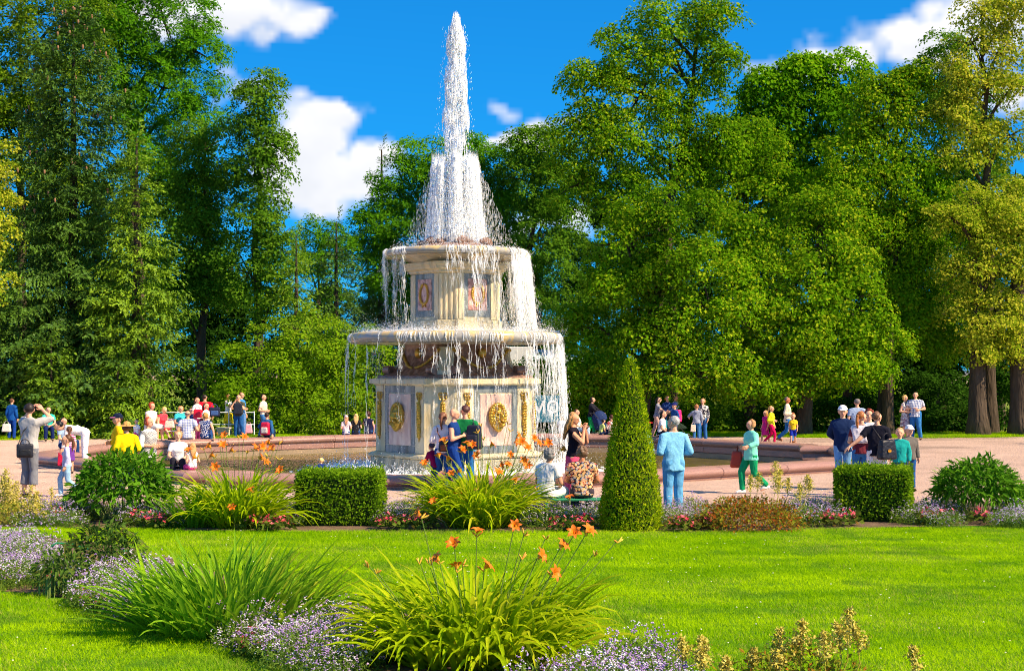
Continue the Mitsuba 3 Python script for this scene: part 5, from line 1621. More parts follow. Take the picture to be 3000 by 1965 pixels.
    def add(nm, m, col, b='cloth', pat=0, smooth_=True, it=4, edge=.045, lab=None):
        if not isinstance(m, trimesh.Trimesh): m = soft(m, edge, it)
        if nm == 'hair': m = trimesh.Trimesh(*disp((np.asarray(m.vertices), m.faces), .012, 38, NP[0]), process=False)
        v = np.asarray(m.vertices) @ Wm[:3, :3].T + Wm[:3, 3]
        put(nm, trimesh.Trimesh(v, m.faces, process=False), b, key, True, np.tile(pack(col, pat), (len(v), 1)), label=lab)
    add('body', bm, skin, 'skin')
    add('eye', union([sp(Hd((.034, .088, .010)), .011 * hs, 8)]), (45, 32, 28), 'skin', it=0)
    add('eye', union([sp(Hd((-.034, .088, .010)), .011 * hs, 8)]), (45, 32, 28), 'skin', it=0)
    add('mouth', hull((Hd((.02, .099, -.052)), .006 * hs), (Hd((-.02, .099, -.052)), .006 * hs)), (168, 92, 84), 'skin', it=0)
    n_up = Lr((0, 0, 1.96)) - Lr((0, 0, .96))
    # trousers and skirts first, then tops over them
    if bot:
        kind, col = bot[0], bot[1]; pat = bot[2] if len(bot) > 2 else 0
        ms = []
        if kind in ('skirt', 'longskirt', 'dress'):
            hem = {'skirt': .50, 'longskirt': .10, 'dress': .52}[kind]
            if legs in ('sit', 'perch', 'loll', 'dangle'):
                ms = [hull(((.08, 0, .93), .125 * w), ((-.08, 0, .93), .125 * w), (Lr((0, 0, 1.04)), .11 * w)), hull(((.08, 0, .93), .12), ((-.08, 0, .93), .12), (J[0]['kn'], .085), (J[1]['kn'], .085))]
            else:
                fl = .20 if kind == 'longskirt' else .215
                ms = [rings_hull((Lr((0, .005, 1.05)), n_up, .145 * w, .12 * w), ((0, 0, .90), UP, .185 * w, .155 * w)), rings_hull(((0, 0, .90), UP, .185 * w, .155 * w), ((0, .0, hem), UP, fl * w, fl * .95 * w))]
        else:
            ms.append(hull(((.075 * pw, 0, .92), .118 * w), ((-.075 * pw, 0, .92), .118 * w), (Lr((.06 * pw, 0, 1.03)), .100 * w + b * .3), (Lr((-.06 * pw, 0, 1.03)), .100 * w + b * .3)))
            for i in (0, 1):
                q = J[i]; tk = q['kn'] - q['hip']; tk /= np.linalg.norm(tk); ta = q['an'] - q['kn']; ta /= np.linalg.norm(ta)
                end = {'trousers': 1.0, 'leggings': 1.0, 'capri': .62, 'shorts': -.12}[kind]; tight = kind == 'leggings'
                if end < 0:
                    e = q['hip'] + (q['kn'] - q['hip']) * (1 + end); ms.append(rings_hull((q['hip'], -tk, .108 * w), (e, -tk, .092 * w)))
                else:
                    e = q['kn'] + (q['an'] - q['kn']) * end
                    ms += [rings_hull((q['hip'], -tk, .108 * w), (q['kn'] - tk * .02, -tk, (.068 if tight else .076) * w)), sp(q['kn'], (.070 if tight else .077) * w),
                           rings_hull((q['kn'] + ta * .02, -ta, (.068 if tight else .076) * w), (e, -ta, (.050 if tight else .068 if end > .9 else .084)))]
        add('trousers' if kind in ('trousers', 'leggings', 'capri') else kind if kind in ('shorts', 'dress') else 'skirt', union(ms), col, 'cloth', pat)
    if top:
        kind, col = top[0], top[1]; pat = top[2] if len(top) > 2 else 0; hem = top[3] if len(top) > 3 else .90
        g = .024 if kind in ('jacket', 'hoodie') else .013
        ms = [tor(g)]
        if hem < .95: ms.append(rings_hull((Lr((0, .01, 1.20)), n_up, (.128 + g) * w, (.085 + g) * w + b * .3), ((0, 0, max(hem, .80)), UP, (.172 + g) * w, (.132 + g) * w + b * .3)))
        sl = {'tee': .62, 'long': 2.0, 'jacket': 2.0, 'hoodie': 2.0, 'sleeveless': 0, 'threequarter': 1.4}[kind]
        for i in (0, 1):
            q = J[i]; u = q['el'] - q['sh']; u /= np.linalg.norm(u); f = q['wr'] - q['el']; f /= np.linalg.norm(f)
            r0 = (.062 + g) * w
            if 0 < sl < 1: ms.append(rings_hull((q['sh'] - u * .02, -u, r0), (q['sh'] + (q['el'] - q['sh']) * sl, -u, .064 * w)))
            if sl >= 1:
                e = q['el'] + (q['wr'] - q['el']) * min(.97, sl - 1 if sl < 2 else .97)
                ms += [rings_hull((q['sh'] - u * .02, -u, r0), (q['el'] - u * .015, -u, (.050 + g * .7) * w)), sp(q['el'], (.048 + g * .7) * w), rings_hull((q['el'] + f * .01, -f, (.048 + g * .7) * w), (e, -f, .036 + g * .6))]
        t = union(ms)
        t = t.trim_by_plane([0, 0, 1], max(hem, .80)) if lean < 20 else t
        nk = Lr((0, 0, 1.478 if kind not in ('jacket', 'hoodie') else 1.50))
        t = t.trim_by_plane([float(-v_) for v_ in n_up], float(-(n_up @ nk)))
        add('jacket' if kind in ('jacket', 'hoodie') else 'top', t, col, 'cloth', pat)
        if kind == 'hoodie': add('hood', hull((Lr((.06, -.09, 1.43)), .045), (Lr((-.06, -.09, 1.43)), .045), (Lr((0, -.11, 1.37)), .05)), col, 'cloth', pat)
    if vest:
        add('vest', tor(.030).trim_by_plane([0, 0, 1], .86).trim_by_plane([float(-v_) for v_ in n_up], float(-(n_up @ Lr((0, 0, 1.44))))), vest[0], 'cloth', vest[1] if len(vest) > 1 else 0)
    if hair:
        kind, col = hair
        cap = hull((Hd((0, -.024, .036)), .099 * hs), (Hd((0, .018, .040)), .083 * hs))
        fr = np.array(Hd((0, 1, 0))) - np.array(Hd((0, 0, 0))); fr /= np.linalg.norm(fr); up = np.array(Hd((0, 0, 1))) - np.array(Hd((0, 0, 0))); up /= np.linalg.norm(up)
        line = fr * -.9 + up * .55
        cut = cap.trim_by_plane([float(v_) for v_ in line], float(line @ np.array(Hd((0, .030, .035)))))
        lo = {'short': -.035, 'bald': .0}.get(kind, -.06)
        cut = cut.trim_by_plane([float(v_) for v_ in up], float(up @ np.array(Hd((0, 0, lo)))))
        hs_ = [cut]
        if kind == 'bald': hs_ = [cut.trim_by_plane([float(-v_) for v_ in up], float(-(up @ np.array(Hd((0, 0, .04))))))]
        if kind in ('bob', 'curl'): hs_ += [hull((Hd((.055, -.03, -.02)), .055 * hs), (Hd((-.055, -.03, -.02)), .055 * hs), (Hd((0, -.06, .01)), .07 * hs)), hull((Hd((.07, .005, -.04)), .032 * hs), (Hd((.06, -.02, .06)), .045 * hs)), hull((Hd((-.07, .005, -.04)), .032 * hs), (Hd((-.06, -.02, .06)), .045 * hs))]
        if kind == 'curl': hs_ += [sp(Hd((.085 * math.cos(a) * math.cos(e), -.02 + .09 * math.sin(a) * math.cos(e), .045 + .08 * math.sin(e))), .032 * hs, 8) for e in (0, .6, 1.2) for a in np.arange(7) * .9 if math.sin(a) * math.cos(e) < .5]
        if kind in ('long', 'longfront'):
            L = -.36 if kind == 'long' else -.40
            hs_ += [hull((Hd((.06, -.045, 0)), .055 * hs), (Hd((-.06, -.045, 0)), .055 * hs), (Hd((.055, -.085, -.19)), .048), (Hd((-.055, -.085, -.19)), .048)), hull((Hd((.055, -.085, -.19)), .048), (Hd((-.055, -.085, -.19)), .048), (Hd((0, -.09, L)), .030)),
                    hull((Hd((.078, .0, .03)), .028 * hs), (Hd((.078, -.01, -.12)), .026)), hull((Hd((-.078, .0, .03)), .028 * hs), (Hd((-.078, -.01, -.12)), .026))]
        if kind in ('tail', 'braid'):
            hs_ += [sp(Hd((0, -.115, .03)), .034 * hs), hull((Hd((0, -.125, .02)), .030 * hs), (Hd((0, -.135, -.10)), .036 * hs)), hull((Hd((0, -.135, -.10)), .036 * hs), (Hd((0, -.11, -.25)), .014))]
        if kind == 'bun': hs_ += [sp(Hd((0, -.06, .125)), .042 * hs)]
        add('hair', union(hs_), col, 'hair', it=3, edge=.03)
    if hat:
        kind, col = hat[0], hat[1]
        crownm = hull((Hd((0, -.015, .050)), .104 * hs), (Hd((0, .012, .052)), .098 * hs)); fr = np.array(Hd((0, 0, 1))) - np.array(Hd((0, 0, 0))); fr /= np.linalg.norm(fr)
        crownm = crownm.trim_by_plane([float(v_) for v_ in fr], float(fr @ np.array(Hd((0, 0, .045)))))
        if kind == 'cap': br = hull((Hd((.07, .06, .056)), .008), (Hd((-.07, .06, .056)), .008), (Hd((.045, .165, .040)), .008), (Hd((-.045, .165, .040)), .008))
        else: br = rings_hull((Hd((0, 0, .060)), fr, .125 * hs), (Hd((0, .01, .035)), fr, .225 * hs)).trim_by_plane([float(-v_) for v_ in fr], float(-(fr @ np.array(Hd((0, 0, .060))))))
        add('cap' if kind == 'cap' else 'hat', crownm, col, it=2, edge=.03)
        add('brim', br, hat[2] if len(hat) > 2 else col, it=0)
    if shoes:
        for i in (0, 1):
            q = J[i]; ft = q['an']
            tilt = -.06 if q['an'][2] < .15 or legs in ('sit', 'perch', 'loll', 'dangle') else -.11
            add('shoe', hull((ft + [0, -.042, -.045], .042), (ft + [0, -.005, -.022], .040), (ft + [0, .15, tilt], .030), (ft + [0, .09, -.048], .041)).trim_by_plane([0, 0, 1], float(ft[2] - .085)), shoes, it=0)
    return lambda p, lean_it=True: (lambda q: Wm[:3, :3] @ q + Wm[:3, 3])(Lr(p) if lean_it else np.asarray(p, float)), Wm, J


bsdf('bag_leather', lambda p, n, uv: unpack(uv)[0] * (.85 + .3 * noise(p.x * 40, p.y * 40, p.z * 40)), .45, .4, bump=(lambda p, n, uv: fbm(p.x * 20, p.y * 20, p.z * 20, 3), .012, 6e-3))


def bag(name, label, cat, pos, size, col, rot=0.0, kind='tote', strap=None, col2=None, pat=0, extra=None):
    """A rounded bag with its centre at pos; strap: the points that the strap passes."""
    key = thing(name, label, cat)
    w, d, h = np.asarray(size, float) / 2
    r = min(w, d, h) * .45
    bt = [(sx * (w - r) * (1.0), sy * (d - r), -(h - r)) for sx in (-1, 1) for sy in (-1, 1)]
    tp = [(sx * (w - r) * (.82 if kind != 'box' else 1), sy * (d - r) * (.6 if kind != 'box' else 1), h - r) for sx in (-1, 1) for sy in (-1, 1)]
    m = soft(hull(*[(p, r) for p in bt + tp]), .05, 2)
    M = mat(*pos, rot)
    U = lambda k, c, p=0: np.tile(pack(c, p), (k, 1))
    v = np.asarray(m.vertices) @ M[:3, :3].T + M[:3, 3]
    put('bag_body', trimesh.Trimesh(v, m.faces, process=False), 'bag_leather', key, True, U(len(v), col, pat))
    if kind in ('backpack', 'box'):
        p = hull(*[((sx * w * .55, -d * 1.02, z), .025) for sx in (-1, 1) for z in (-h * .6, h * .1)]); p = soft(p, .05, 0)
        v = np.asarray(p.vertices) @ M[:3, :3].T + M[:3, 3]; put('pocket', trimesh.Trimesh(v, p.faces, process=False), 'bag_leather', key, True, U(len(v), col2 or col))
    if kind in ('tote', 'box'):
        t = np.linspace(0, np.pi, 9); arc = np.c_[np.cos(t) * w * .55, t * 0, h * .9 + np.sin(t) * h * .75]
        mb = MB().tube(arc @ M[:3, :3].T + M[:3, 3], .010, 6, uv=pack(col2 or col)); mb.put('handle', 'bag_leather', key, True, True)
    if strap is not None:
        mb = MB().tube(np.array(strap), .012, 6, uv=pack(col2 or col)); mb.put('strap', 'bag_leather', key, True, True)
    return key

# ------------------------------------------------------------------ the visitors
def rimY(x, far=True):
    """Distance of the parapet's far or near side in the pixel column x."""
    d = np.array([(x - CX) / FPX, 1.0])
    g = sg.LineString([(0, 0), tuple(d * 200)]).intersection(pool_w)
    ys = [c[1] for q in getattr(g, 'geoms', [g]) for c in q.coords]
    return max(ys) if far else min(ys)


def gY(y): return CH * FPX / (y - HY)


WHT, JEAN, DJEAN, NAVY, BLACK, TEAL = (238, 240, 246), (60, 110, 165), (32, 62, 110), (22, 40, 92), (28, 28, 34), (20, 178, 188)
BR, DB, BL_, GR, RED_, GNG = (96, 62, 40), (52, 36, 28), (222, 180, 110), (128, 124, 122), (150, 62, 30), (176, 104, 50)
pe = person
# ---- far left
pe('person in a royal blue trouser suit seen from behind, at the far left', 35, 1167, 58.2, face=165, arms=('down', 'down'), top=('jacket', (28, 84, 158), 0, .82), bot=('trousers', (24, 66, 150)), hair=('short', BR), shoes=BLACK, female=True)
q = P(19, 1253, 58.0); bag('handbag', 'white handbag held by the person in the blue suit', 'handbag', q, (.34, .14, .30), (232, 228, 215))
f, _, J = pe('person in grey jacket and cropped grey trousers raising a camera to the eye', 86, 1182, 31.6, face=150, arms=('camup', 'camup'), head=(-40, -5), top=('jacket', (188, 184, 182), 0, .84), bot=('capri', (124, 126, 136)), hair=('short', (46, 34, 32)), shoes=(70, 60, 55), legs='stand')
MB().box(f((0, .22, 1.66)), (.075, .05, .05), .5, pack((25, 25, 28))).put('camera_body', 'bag_leather', uv=True, parent=thing('photo_camera', 'black camera held up by the person in the grey jacket', 'camera'))
hp = G(73, 1446); hb = P(73, 1320, 31.2)
bag('shoulder_bag', 'boxy black camera bag on the hip of the person in grey', 'bag', hb, (.33, .17, .28), (40, 42, 48), .3, 'box', [hb + [-.14, 0, .12], f((-.02, -.12, 1.25)), f((.16, -.02, 1.45))], (30, 30, 34))
pe('person in a turquoise shirt seated under the spruce behind the photographer', 142, 1192, 57.0, 1.68, 20, 'sit', ('lap', 'lap'), top=('tee', (50, 190, 180)), bot=('trousers', NAVY), hair=('short', BR))
f, Wb, Jb = pe('person all in white bending far forward in turquoise heeled sandals', 172, 1234, gY(1374), 1.68, -80, 'stand', ('hang', 'hang'), 78, top=('long', WHT, 0, .93), bot=('trousers', (236, 232, 246)), hair=('short', (24, 22, 28)), shoes=(30, 170, 180), female=True, head=(0, 10))
bag('handbag', 'red bag hanging from the bending person in white', 'handbag', (Wb[:3, :3] @ Jb[0]['wr'] + Wb[:3, 3]) + [-.02, -.1, -.30], (.26, .12, .36), (214, 30, 70))
pe('person with short dark hair in pale blue seated on the far left parapet', 187, 1223, rimY(190), 1.76, 60, 'perch', ('lap', 'lap'), top=('tee', (150, 175, 205)), bot=('trousers', DJEAN), hair=('short', DB), kid=0)
pe('child with braided hair in a pink striped top on the left parapet', 203, 1249, rimY(203) - 6.5, 1.22, 200, 'stand', ('down', 'bent'), top=('tee', (226, 90, 150), 2), bot=('skirt', (110, 60, 150)), hair=('braid', BR), kid=.35, female=True)
pe('small child in a lavender sweatshirt and light jeans walking left', 196, 1273, gY(1455), None, -75, 'walk', ('down', 'down'), top=('long', (190, 196, 232)), bot=('trousers', (150, 190, 222)), hair=('tail', BR), shoes=(225, 228, 235), kid=.6, female=True)
# ---- behind the left peony
pe('person in a yellow jacket and a dark blue cap with a checked peak', 345, 1213, 33.0, 1.66, -65, 'stand', ('bent', 'down'), top=('jacket', (246, 196, 10), 0, .82), bot=('trousers', (200, 200, 205)), hair=('short', DB), hat=('cap', (28, 34, 62), (190, 110, 170)))
pe('person in a yellow jacket and a wide tan sun hat', 371, 1237, 31.6, 1.60, 205, 'stand', ('bent', 'bent'), top=('jacket', (248, 206, 8), 0, .82), bot=('trousers', (60, 70, 100)), hair=('bob', BR), hat=('sun', (206, 158, 92)), w=1.12, female=True)
pe('person with red hair in a black and white checked vest over white sleeves', 436, 1222, 32.6, 1.66, 70, 'stand', ('bent', 'bent'), top=('threequarter', WHT, 0, .84), bot=('trousers', (60, 60, 70)), hair=('bob', RED_), vest=((60, 60, 60), 3), w=1.12, female=True)
pe('child in white with magenta straps beyond the pool, behind the checked vest', 400, 1228, rimY(400) + 1.0, 1.22, -30, 'stand', ('down', 'down'), top=('tee', WHT), bot=('skirt', (210, 60, 140)), vest=None, hair=('bun', BR), kid=.35, female=True)
# ---- on and by the white rail
YB = 57.6
pe('red haired person in a white floral dress seated at the left end of the bench', 445, 1173, YB - .3, 1.76, 60, 'sit', ('lap', 'lap'), 8, top=('sleeveless', (240, 232, 225), 6), bot=('dress', (240, 232, 225), 6), hair=('curl', (160, 60, 25)), female=True, w=1.15)
pe('blonde person in a coral red dress seated bending over a bag', 482, 1192, YB, 1.70, 50, 'loll', ('lap', 'lap'), 22, top=('sleeveless', (232, 74, 92)), bot=('dress', (232, 74, 92)), hair=('bob', BL_), female=True, head=(0, 25))
bag('handbag', 'cream handbag on the lap of the blonde in coral', 'handbag', P(497, 1243, YB - .5), (.36, .14, .26), (232, 220, 200))
pe('fair haired person in a turquoise top and white trousers seated on the bench', 530, 1189, YB, 1.68, 30, 'sit', ('lap', 'down'), top=('tee', (60, 186, 200)), bot=('trousers', (235, 232, 228)), hair=('bob', (200, 150, 80)), female=True, w=1.1)
pe('dark haired person seated behind the plaid shirt', 560, 1195, YB + .2, 1.62, 10, 'sit', ('lap', 'lap'), top=('tee', (70, 90, 150)), bot=('trousers', DJEAN), hair=('short', (40, 30, 30)))
Y0 = rimY(550)
pe('grey haired person in a blue and white plaid shirt seated on the parapet', 550, 1203, Y0, 1.78, 185, 'perch', ('bent', 'bent'), top=('tee', (110, 130, 200), 1, .86), bot=('trousers', (214, 200, 180)), hair=('bald', GR), w=1.2, belly=.06)
Y0 = rimY(603)
pe('fair haired person in a sleeveless blue and white flowered top seated on the parapet', 602, 1210, Y0, 1.68, 180, 'perch', ('prop', 'bent'), top=('sleeveless', (34, 60, 130), 5, .86), bot=('trousers', (30, 70, 130)), hair=('curl', (204, 150, 80)), w=1.15, female=True)
pe('person in white with sunglasses carrying a red bag, standing behind the seated pair', 578, 1164, 57.0, 1.68, 60, 'stand', ('bent', 'bent'), top=('tee', WHT), bot=('trousers', (120, 40, 90)), hair=('tail', (110, 70, 45)), female=True)
bag('handbag', 'round red bag carried by the person with sunglasses', 'handbag', P(579, 1211, 56.6), (.32, .14, .30), (216, 28, 56))
pe('heavy person in a red shirt and dark shorts seen from behind', 600, 1156, 57.4, None, 200, 'stand', ('down', 'bent'), top=('tee', (210, 28, 50), 0, .84), bot=('shorts', (52, 52, 60)), hair=('short', DB), w=1.25, belly=.05, head=(40, 0))
bag('shoulder_bag', 'black and blue shoulder bag beside the person in red', 'bag', P(628, 1206, 56.9), (.42, .18, .34), (30, 36, 60), .2, 'box', None, (60, 90, 150))
pe('little child in white standing in front of the red shirt', 604, 1180, 56.3, 1.28, 70, 'stand', ('bent', 'down'), top=('tee', WHT), bot=('shorts', (90, 80, 110)), hair=('tail', BR), kid=.4, female=True)
pe('person with long ginger hair, a white top and a yellow skirt', 669, 1151, gY(1279), None, 70, 'stride', ('reach', 'bent'), top=('tee', (240, 232, 240), 0, .95), bot=('skirt', (236, 208, 40)), hair=('long', (196, 122, 62)), female=True, shoes=(190, 150, 120))
pe('tall person in a blue top just behind the person with the backpack', 708, 1149, 60.4, None, 70, 'stand', ('bent', 'down'), top=('tee', (60, 130, 190)), bot=('longskirt', (90, 130, 190)), hair=('long', (110, 70, 45)), female=True)
f, _, J = pe('person in jeans photographing towards us with a dark backpack worn in front', 699, 1156, gY(1284), None, 5, 'contra', ('camera', 'face'), top=('tee', (72, 76, 62)), bot=('trousers', (36, 88, 150)), hair=('short', DB), w=1.1, female=True)
bag('backpack', 'dark backpack worn on the chest of the photographing person in jeans', 'backpack', f((0, .22, 1.20)), (.36, .20, .44), (34, 40, 52), math.radians(185), 'backpack', [f((.13, .14, 1.40)), f((.14, 0, 1.47)), f((.13, -.1, 1.35))], (200, 200, 190))
bag('handbag', 'pale pink handbag hanging beside the jeans of the photographing person', 'handbag', P(729, 1256, 57.9), (.26, .12, .32), (236, 168, 180))
pe('person in a beige shirt and jeans striding right along the hedge', 772, 1155, gY(1284), None, 75, 'stride', ('bent', 'down'), top=('tee', (226, 214, 196), 0, .9), bot=('trousers', (66, 120, 178)), hair=('short', DB))
Y0 = rimY(782)
f, _, J = pe('person in a denim jacket seated on the parapet with a red and white backpack', 782, 1209, Y0, 1.62, 165, 'perch', ('prop', 'out'), top=('jacket', (44, 96, 150), 0, .88), bot=('trousers', (30, 50, 84)), hair=('bun', DB), female=True)
bag('backpack', 'red and white backpack on the seated person in denim', 'backpack', f((.02, -.20, 1.14)), (.33, .18, .44), (214, 30, 70), math.radians(-15), 'backpack', [f((.11, -.12, 1.33)), f((.12, 0, 1.46))], (236, 226, 214))
for x, yt, lb, tp, hr, ht, hh in ((1014, 1217, 'person in a pink cap and pale pink top seated on the far parapet', ('tee', (240, 214, 220)), ('long', (210, 150, 100)), ('cap', (240, 190, 200)), 1.58),
                              (1043, 1212, 'blonde person in a black top seated on the far parapet', ('tee', (40, 40, 46)), ('long', (222, 184, 120)), None, 1.62),
                              (1079, 1206, 'brunette in a navy strappy top seated on the far parapet', ('sleeveless', (34, 38, 66)), ('curl', (74, 40, 36)), None, 1.70)):
    pe(lb, x, yt, rimY(x), hh, 185, 'perch', ('down', 'reach') if x > 1060 else ('bent', 'bent'), top=tp + (0, .86), bot=('trousers', (40, 80, 140)), hair=hr, hat=ht, female=True, group=None)
bag('backpack', 'small purple and blue backpack on the far parapet beside the brunette', 'backpack', P(1100, 1258, rimY(1100)) + [0, 0, .02], (.26, .16, .34), (120, 70, 190), 0, 'backpack', None, (40, 120, 200))
# ---- near parapet, left
pe('fair haired person in white with dark glasses seated on the near parapet facing us', 522, 1262, rimY(520, False) - .05, 1.66, 10, 'perch', ('lap', 'lap'), top=('tee', WHT, 0, .86), bot=('trousers', (44, 44, 56)), hair=('bob', (190, 140, 84)), female=True)
pe('child with long fair hair and bright pink trousers seated on the near parapet', 563, 1297, rimY(560, False) - .05, 1.22, 215, 'dangle', ('bent', 'bent'), top=('sleeveless', (238, 232, 240)), bot=('trousers', (236, 84, 150)), hair=('long', (196, 150, 96)), kid=.35, female=True, shoes=(235, 120, 150))
f, _, J = pe('blond toddler in a navy jersey leaning over the near parapet', 941, 1341, rimY(930, False) - .42, .92, 190, 'stand', ('reach', 'reach'), 30, top=('long', (26, 52, 120), 0, .88), bot=('trousers', (70, 110, 170)), hair=('short', (232, 200, 130)), kid=.8, shoes=(80, 150, 210))
# ---- in front of the fountain
Yc = rimY(1300, False)
f, _, J = pe('person with a brown braid in a white shirt with a brown bag strap', 1298, 1208, Yc - .75, 1.70, 165, 'stand', ('bent', 'bent'), top=('long', (236, 230, 236), 0, .86), bot=('trousers', (36, 80, 140)), hair=('braid', (124, 80, 56)), female=True)
bag('shoulder_bag', 'small black shoulder bag on the back of the person with the braid', 'bag', f((.10, -.22, 1.02)), (.26, .14, .24), (34, 32, 36), .2, 'backpack', [f((.05, -.17, 1.10)), f((-.08, -.14, 1.30)), f((-.13, -.04, 1.45))], (140, 70, 30))
f, _, J = pe('shaven headed person in a navy sleeveless top and long shorts with a phone', 1331, 1197, Yc - .95, 1.80, 75, 'kneel', ('phone', 'bent'), top=('sleeveless', (22, 56, 120), 0, .84), bot=('capri', (24, 62, 140)), hair=None, w=1.12, shoes=None, skin=(232, 170, 138))
MB().box(f((.02, .34, 1.25)), (.035, .008, .07), 0, pack((30, 30, 36))).put('phone', 'bag_leather', uv=True, parent=thing('mobile_phone', 'dark phone held by the shaven headed person', 'phone'))
f, _, J = pe('person in a green shirt and jeans with a black backpack on one shoulder', 1363, 1188, Yc - .85, 1.84, 172, 'stand', ('down', 'bent'), top=('tee', (22, 122, 66), 0, .84), bot=('trousers', (44, 108, 172)), hair=('short', (84, 50, 46)), w=1.08, head=(-25, 12))
bag('backpack', 'big black backpack slung from the shoulder of the person in green', 'backpack', f((.22, -.22, 1.12)), (.34, .24, .52), (36, 38, 50), math.radians(-25), 'backpack', [f((.20, -.12, 1.36)), f((.16, -.02, 1.47)), f((.15, .09, 1.36))], (50, 52, 64))
pe('child in a magenta and navy jacket climbing on the near parapet', 1264, 1296, Yc - .55, 1.12, 215, 'kneel', ('reach', 'reach'), 25, top=('jacket', (140, 20, 70), 0, .86), bot=('trousers', (40, 60, 100)), hair=('short', (46, 44, 66)), kid=.4, shoes=(120, 66, 46))
# ---- the bench in front
YBN = 26.9
pe('person with curly grey hair in a white shirt seated on the green bench', 1611, 1315, YBN, 1.66, 140, 'sit', ('lap', 'lap'), 12, top=('tee', (240, 246, 252), 0, .86), bot=('trousers', (238, 238, 242)), hair=('curl', (120, 118, 120)), w=1.2, female=True, skin=(206, 146, 116))
f, _, J = pe('person with highlighted brown hair in a colourful patterned blouse seated on the bench', 1705, 1308, YBN + .05, 1.68, 178, 'sit', ('lap', 'lap'), top=('tee', (220, 110, 60), 4, .86), bot=('trousers', (70, 60, 70)), hair=('curl', (112, 86, 64)), w=1.22, female=True, skin=(204, 132, 96), head=(0, 12))
pe('person with long wavy fair hair in a black top and pink skirt', 1681, 1208, 29.6, 1.72, 75, 'stand', ('face', 'face'), top=('sleeveless', (30, 28, 34), 0, .94), bot=('longskirt', (232, 84, 120)), hair=('longfront', (190, 140, 84)), female=True, skin=(222, 158, 120), head=(0, 14))
f, _, J = pe('person in a light denim jacket and red cap half hidden by the clipped cone', 1886, 1226, 29.2, 1.68, 60, 'stand', ('down', 'bent'), top=('jacket', (120, 180, 222), 0, .86), bot=('trousers', (90, 140, 190)), hair=('bob', DB), hat=('cap', (176, 30, 40)), female=True)
pe('grey haired person in a light denim shirt and jeans seen from behind', 1973, 1219, 27.6, 1.80, 200, 'stand', ('bent', 'bent'), top=('long', (126, 192, 232), 0, .80), bot=('trousers', (98, 166, 214)), hair=('short', (168, 168, 170)), w=1.12, head=(-30, 0))
# ---- far right of the fountain
for x, yt, lb, kw in ((1646, 1217, 'person in white with grey hair seated on the far parapet behind the long haired person', dict(top=('tee', WHT), bot=('trousers', (220, 225, 235)), hair=('short', GR), face=150)),
                      (1690, 1199, 'person in white and light jeans seated sideways on the far parapet', dict(top=('tee', WHT), bot=('trousers', (170, 200, 225)), hair=('short', BR), face=70))):
    pe(lb, x, yt, rimY(x), 1.70, kw.pop('face'), 'perch', ('lap', 'lap'), **kw)
f, _, J = pe('person in a black jacket and green trousers pushing a pushchair', 1736, 1163, 58.8, None, 70, 'stride', ('reach', 'reach'), 6, top=('jacket', (34, 34, 44), 0, .92), bot=('leggings', (30, 170, 96)), hair=('bob', DB), female=True)
pe('dark haired boy in a yellow green shirt seated on the far parapet', 1768, 1228, rimY(1768), 1.30, 120, 'perch', ('lap', 'lap'), 18, top=('tee', (226, 232, 130)), bot=('trousers', (34, 50, 90)), hair=('short', (36, 28, 28)), kid=.3)
pe('child in a red patterned jumper seated against the clipped cone', 1791, 1215, rimY(1791), 1.40, 200, 'perch', ('bent', 'bent'), top=('long', (150, 60, 56), 6, .86), bot=('trousers', (60, 60, 80)), hair=('short', (84, 46, 36)), kid=.25)
pe('dark haired person in a white shirt seated on the far parapet behind the denim shirt', 1944, 1204, rimY(1944), 1.78, 75, 'perch', ('lap', 'lap'), 10, top=('tee', (236, 234, 246), 0, .86), bot=('trousers', (36, 36, 44)), hair=('short', (40, 32, 32)), w=1.12)
pe('person in a grey patterned vest leaning on a pushchair handle', 1930, 1163, 59.2, None, 75, 'stride', ('reach', 'reach'), 8, top=('tee', (132, 134, 150)), bot=('trousers', (196, 160, 150)), hair=('tail', (44, 34, 36)), female=True)
pe('person with ginger hair in a long blue cardigan', 1955, 1159, 59.4, None, 20, 'stand', ('bent', 'bent'), top=('jacket', (36, 60, 116), 0, .80), bot=('trousers', (60, 150, 170)), hair=('bob', GNG), female=True)
pe('person in a pale blue shirt standing at the back of the group', 1979, 1156, 60.4, None, 60, 'stand', ('down', 'down'), top=('tee', (170, 196, 226)), bot=('trousers', DJEAN), hair=('short', (36, 30, 30)))
f, _, J = pe('child in a blue jacket and cap carrying a pink backpack', 1976, 1181, 58.0, 1.34, -60, 'stand', ('bent', 'bent'), top=('long', (36, 84, 150)), bot=('trousers', (200, 205, 215)), hair=('short', DB), hat=('cap', (38, 40, 110)), kid=.3)
bag('backpack', 'bright pink and orange backpack on the child with the blue cap', 'backpack', f((0, -.20, 1.18)), (.32, .2, .46), (232, 30, 130), math.radians(-60 - 180), 'backpack', [f((.11, -.12, 1.36)), f((.12, 0, 1.46))], (240, 110, 30))
pe('boy in a grey hooded jacket and jeans seen from behind', 2041, 1184, gY(1292), None, 170, 'stand', ('down', 'out'), top=('hoodie', (150, 158, 178), 0, .86), bot=('trousers', (60, 116, 176)), hair=('short', (170, 112, 66)), kid=.2)
pe('person in a black and white blouse and jeans standing with the boy in grey', 2059, 1167, gY(1291), None, -20, 'stand', ('bent', 'down'), top=('long', (70, 70, 80), 6, .86), bot=('trousers', (52, 106, 170)), hair=('bob', (196, 136, 78)), female=True)
bag('carrier_bag', 'small white and orange bag held by the boy in grey', 'bag', P(2031, 1254, 57.0), (.20, .08, .26), (236, 214, 190))
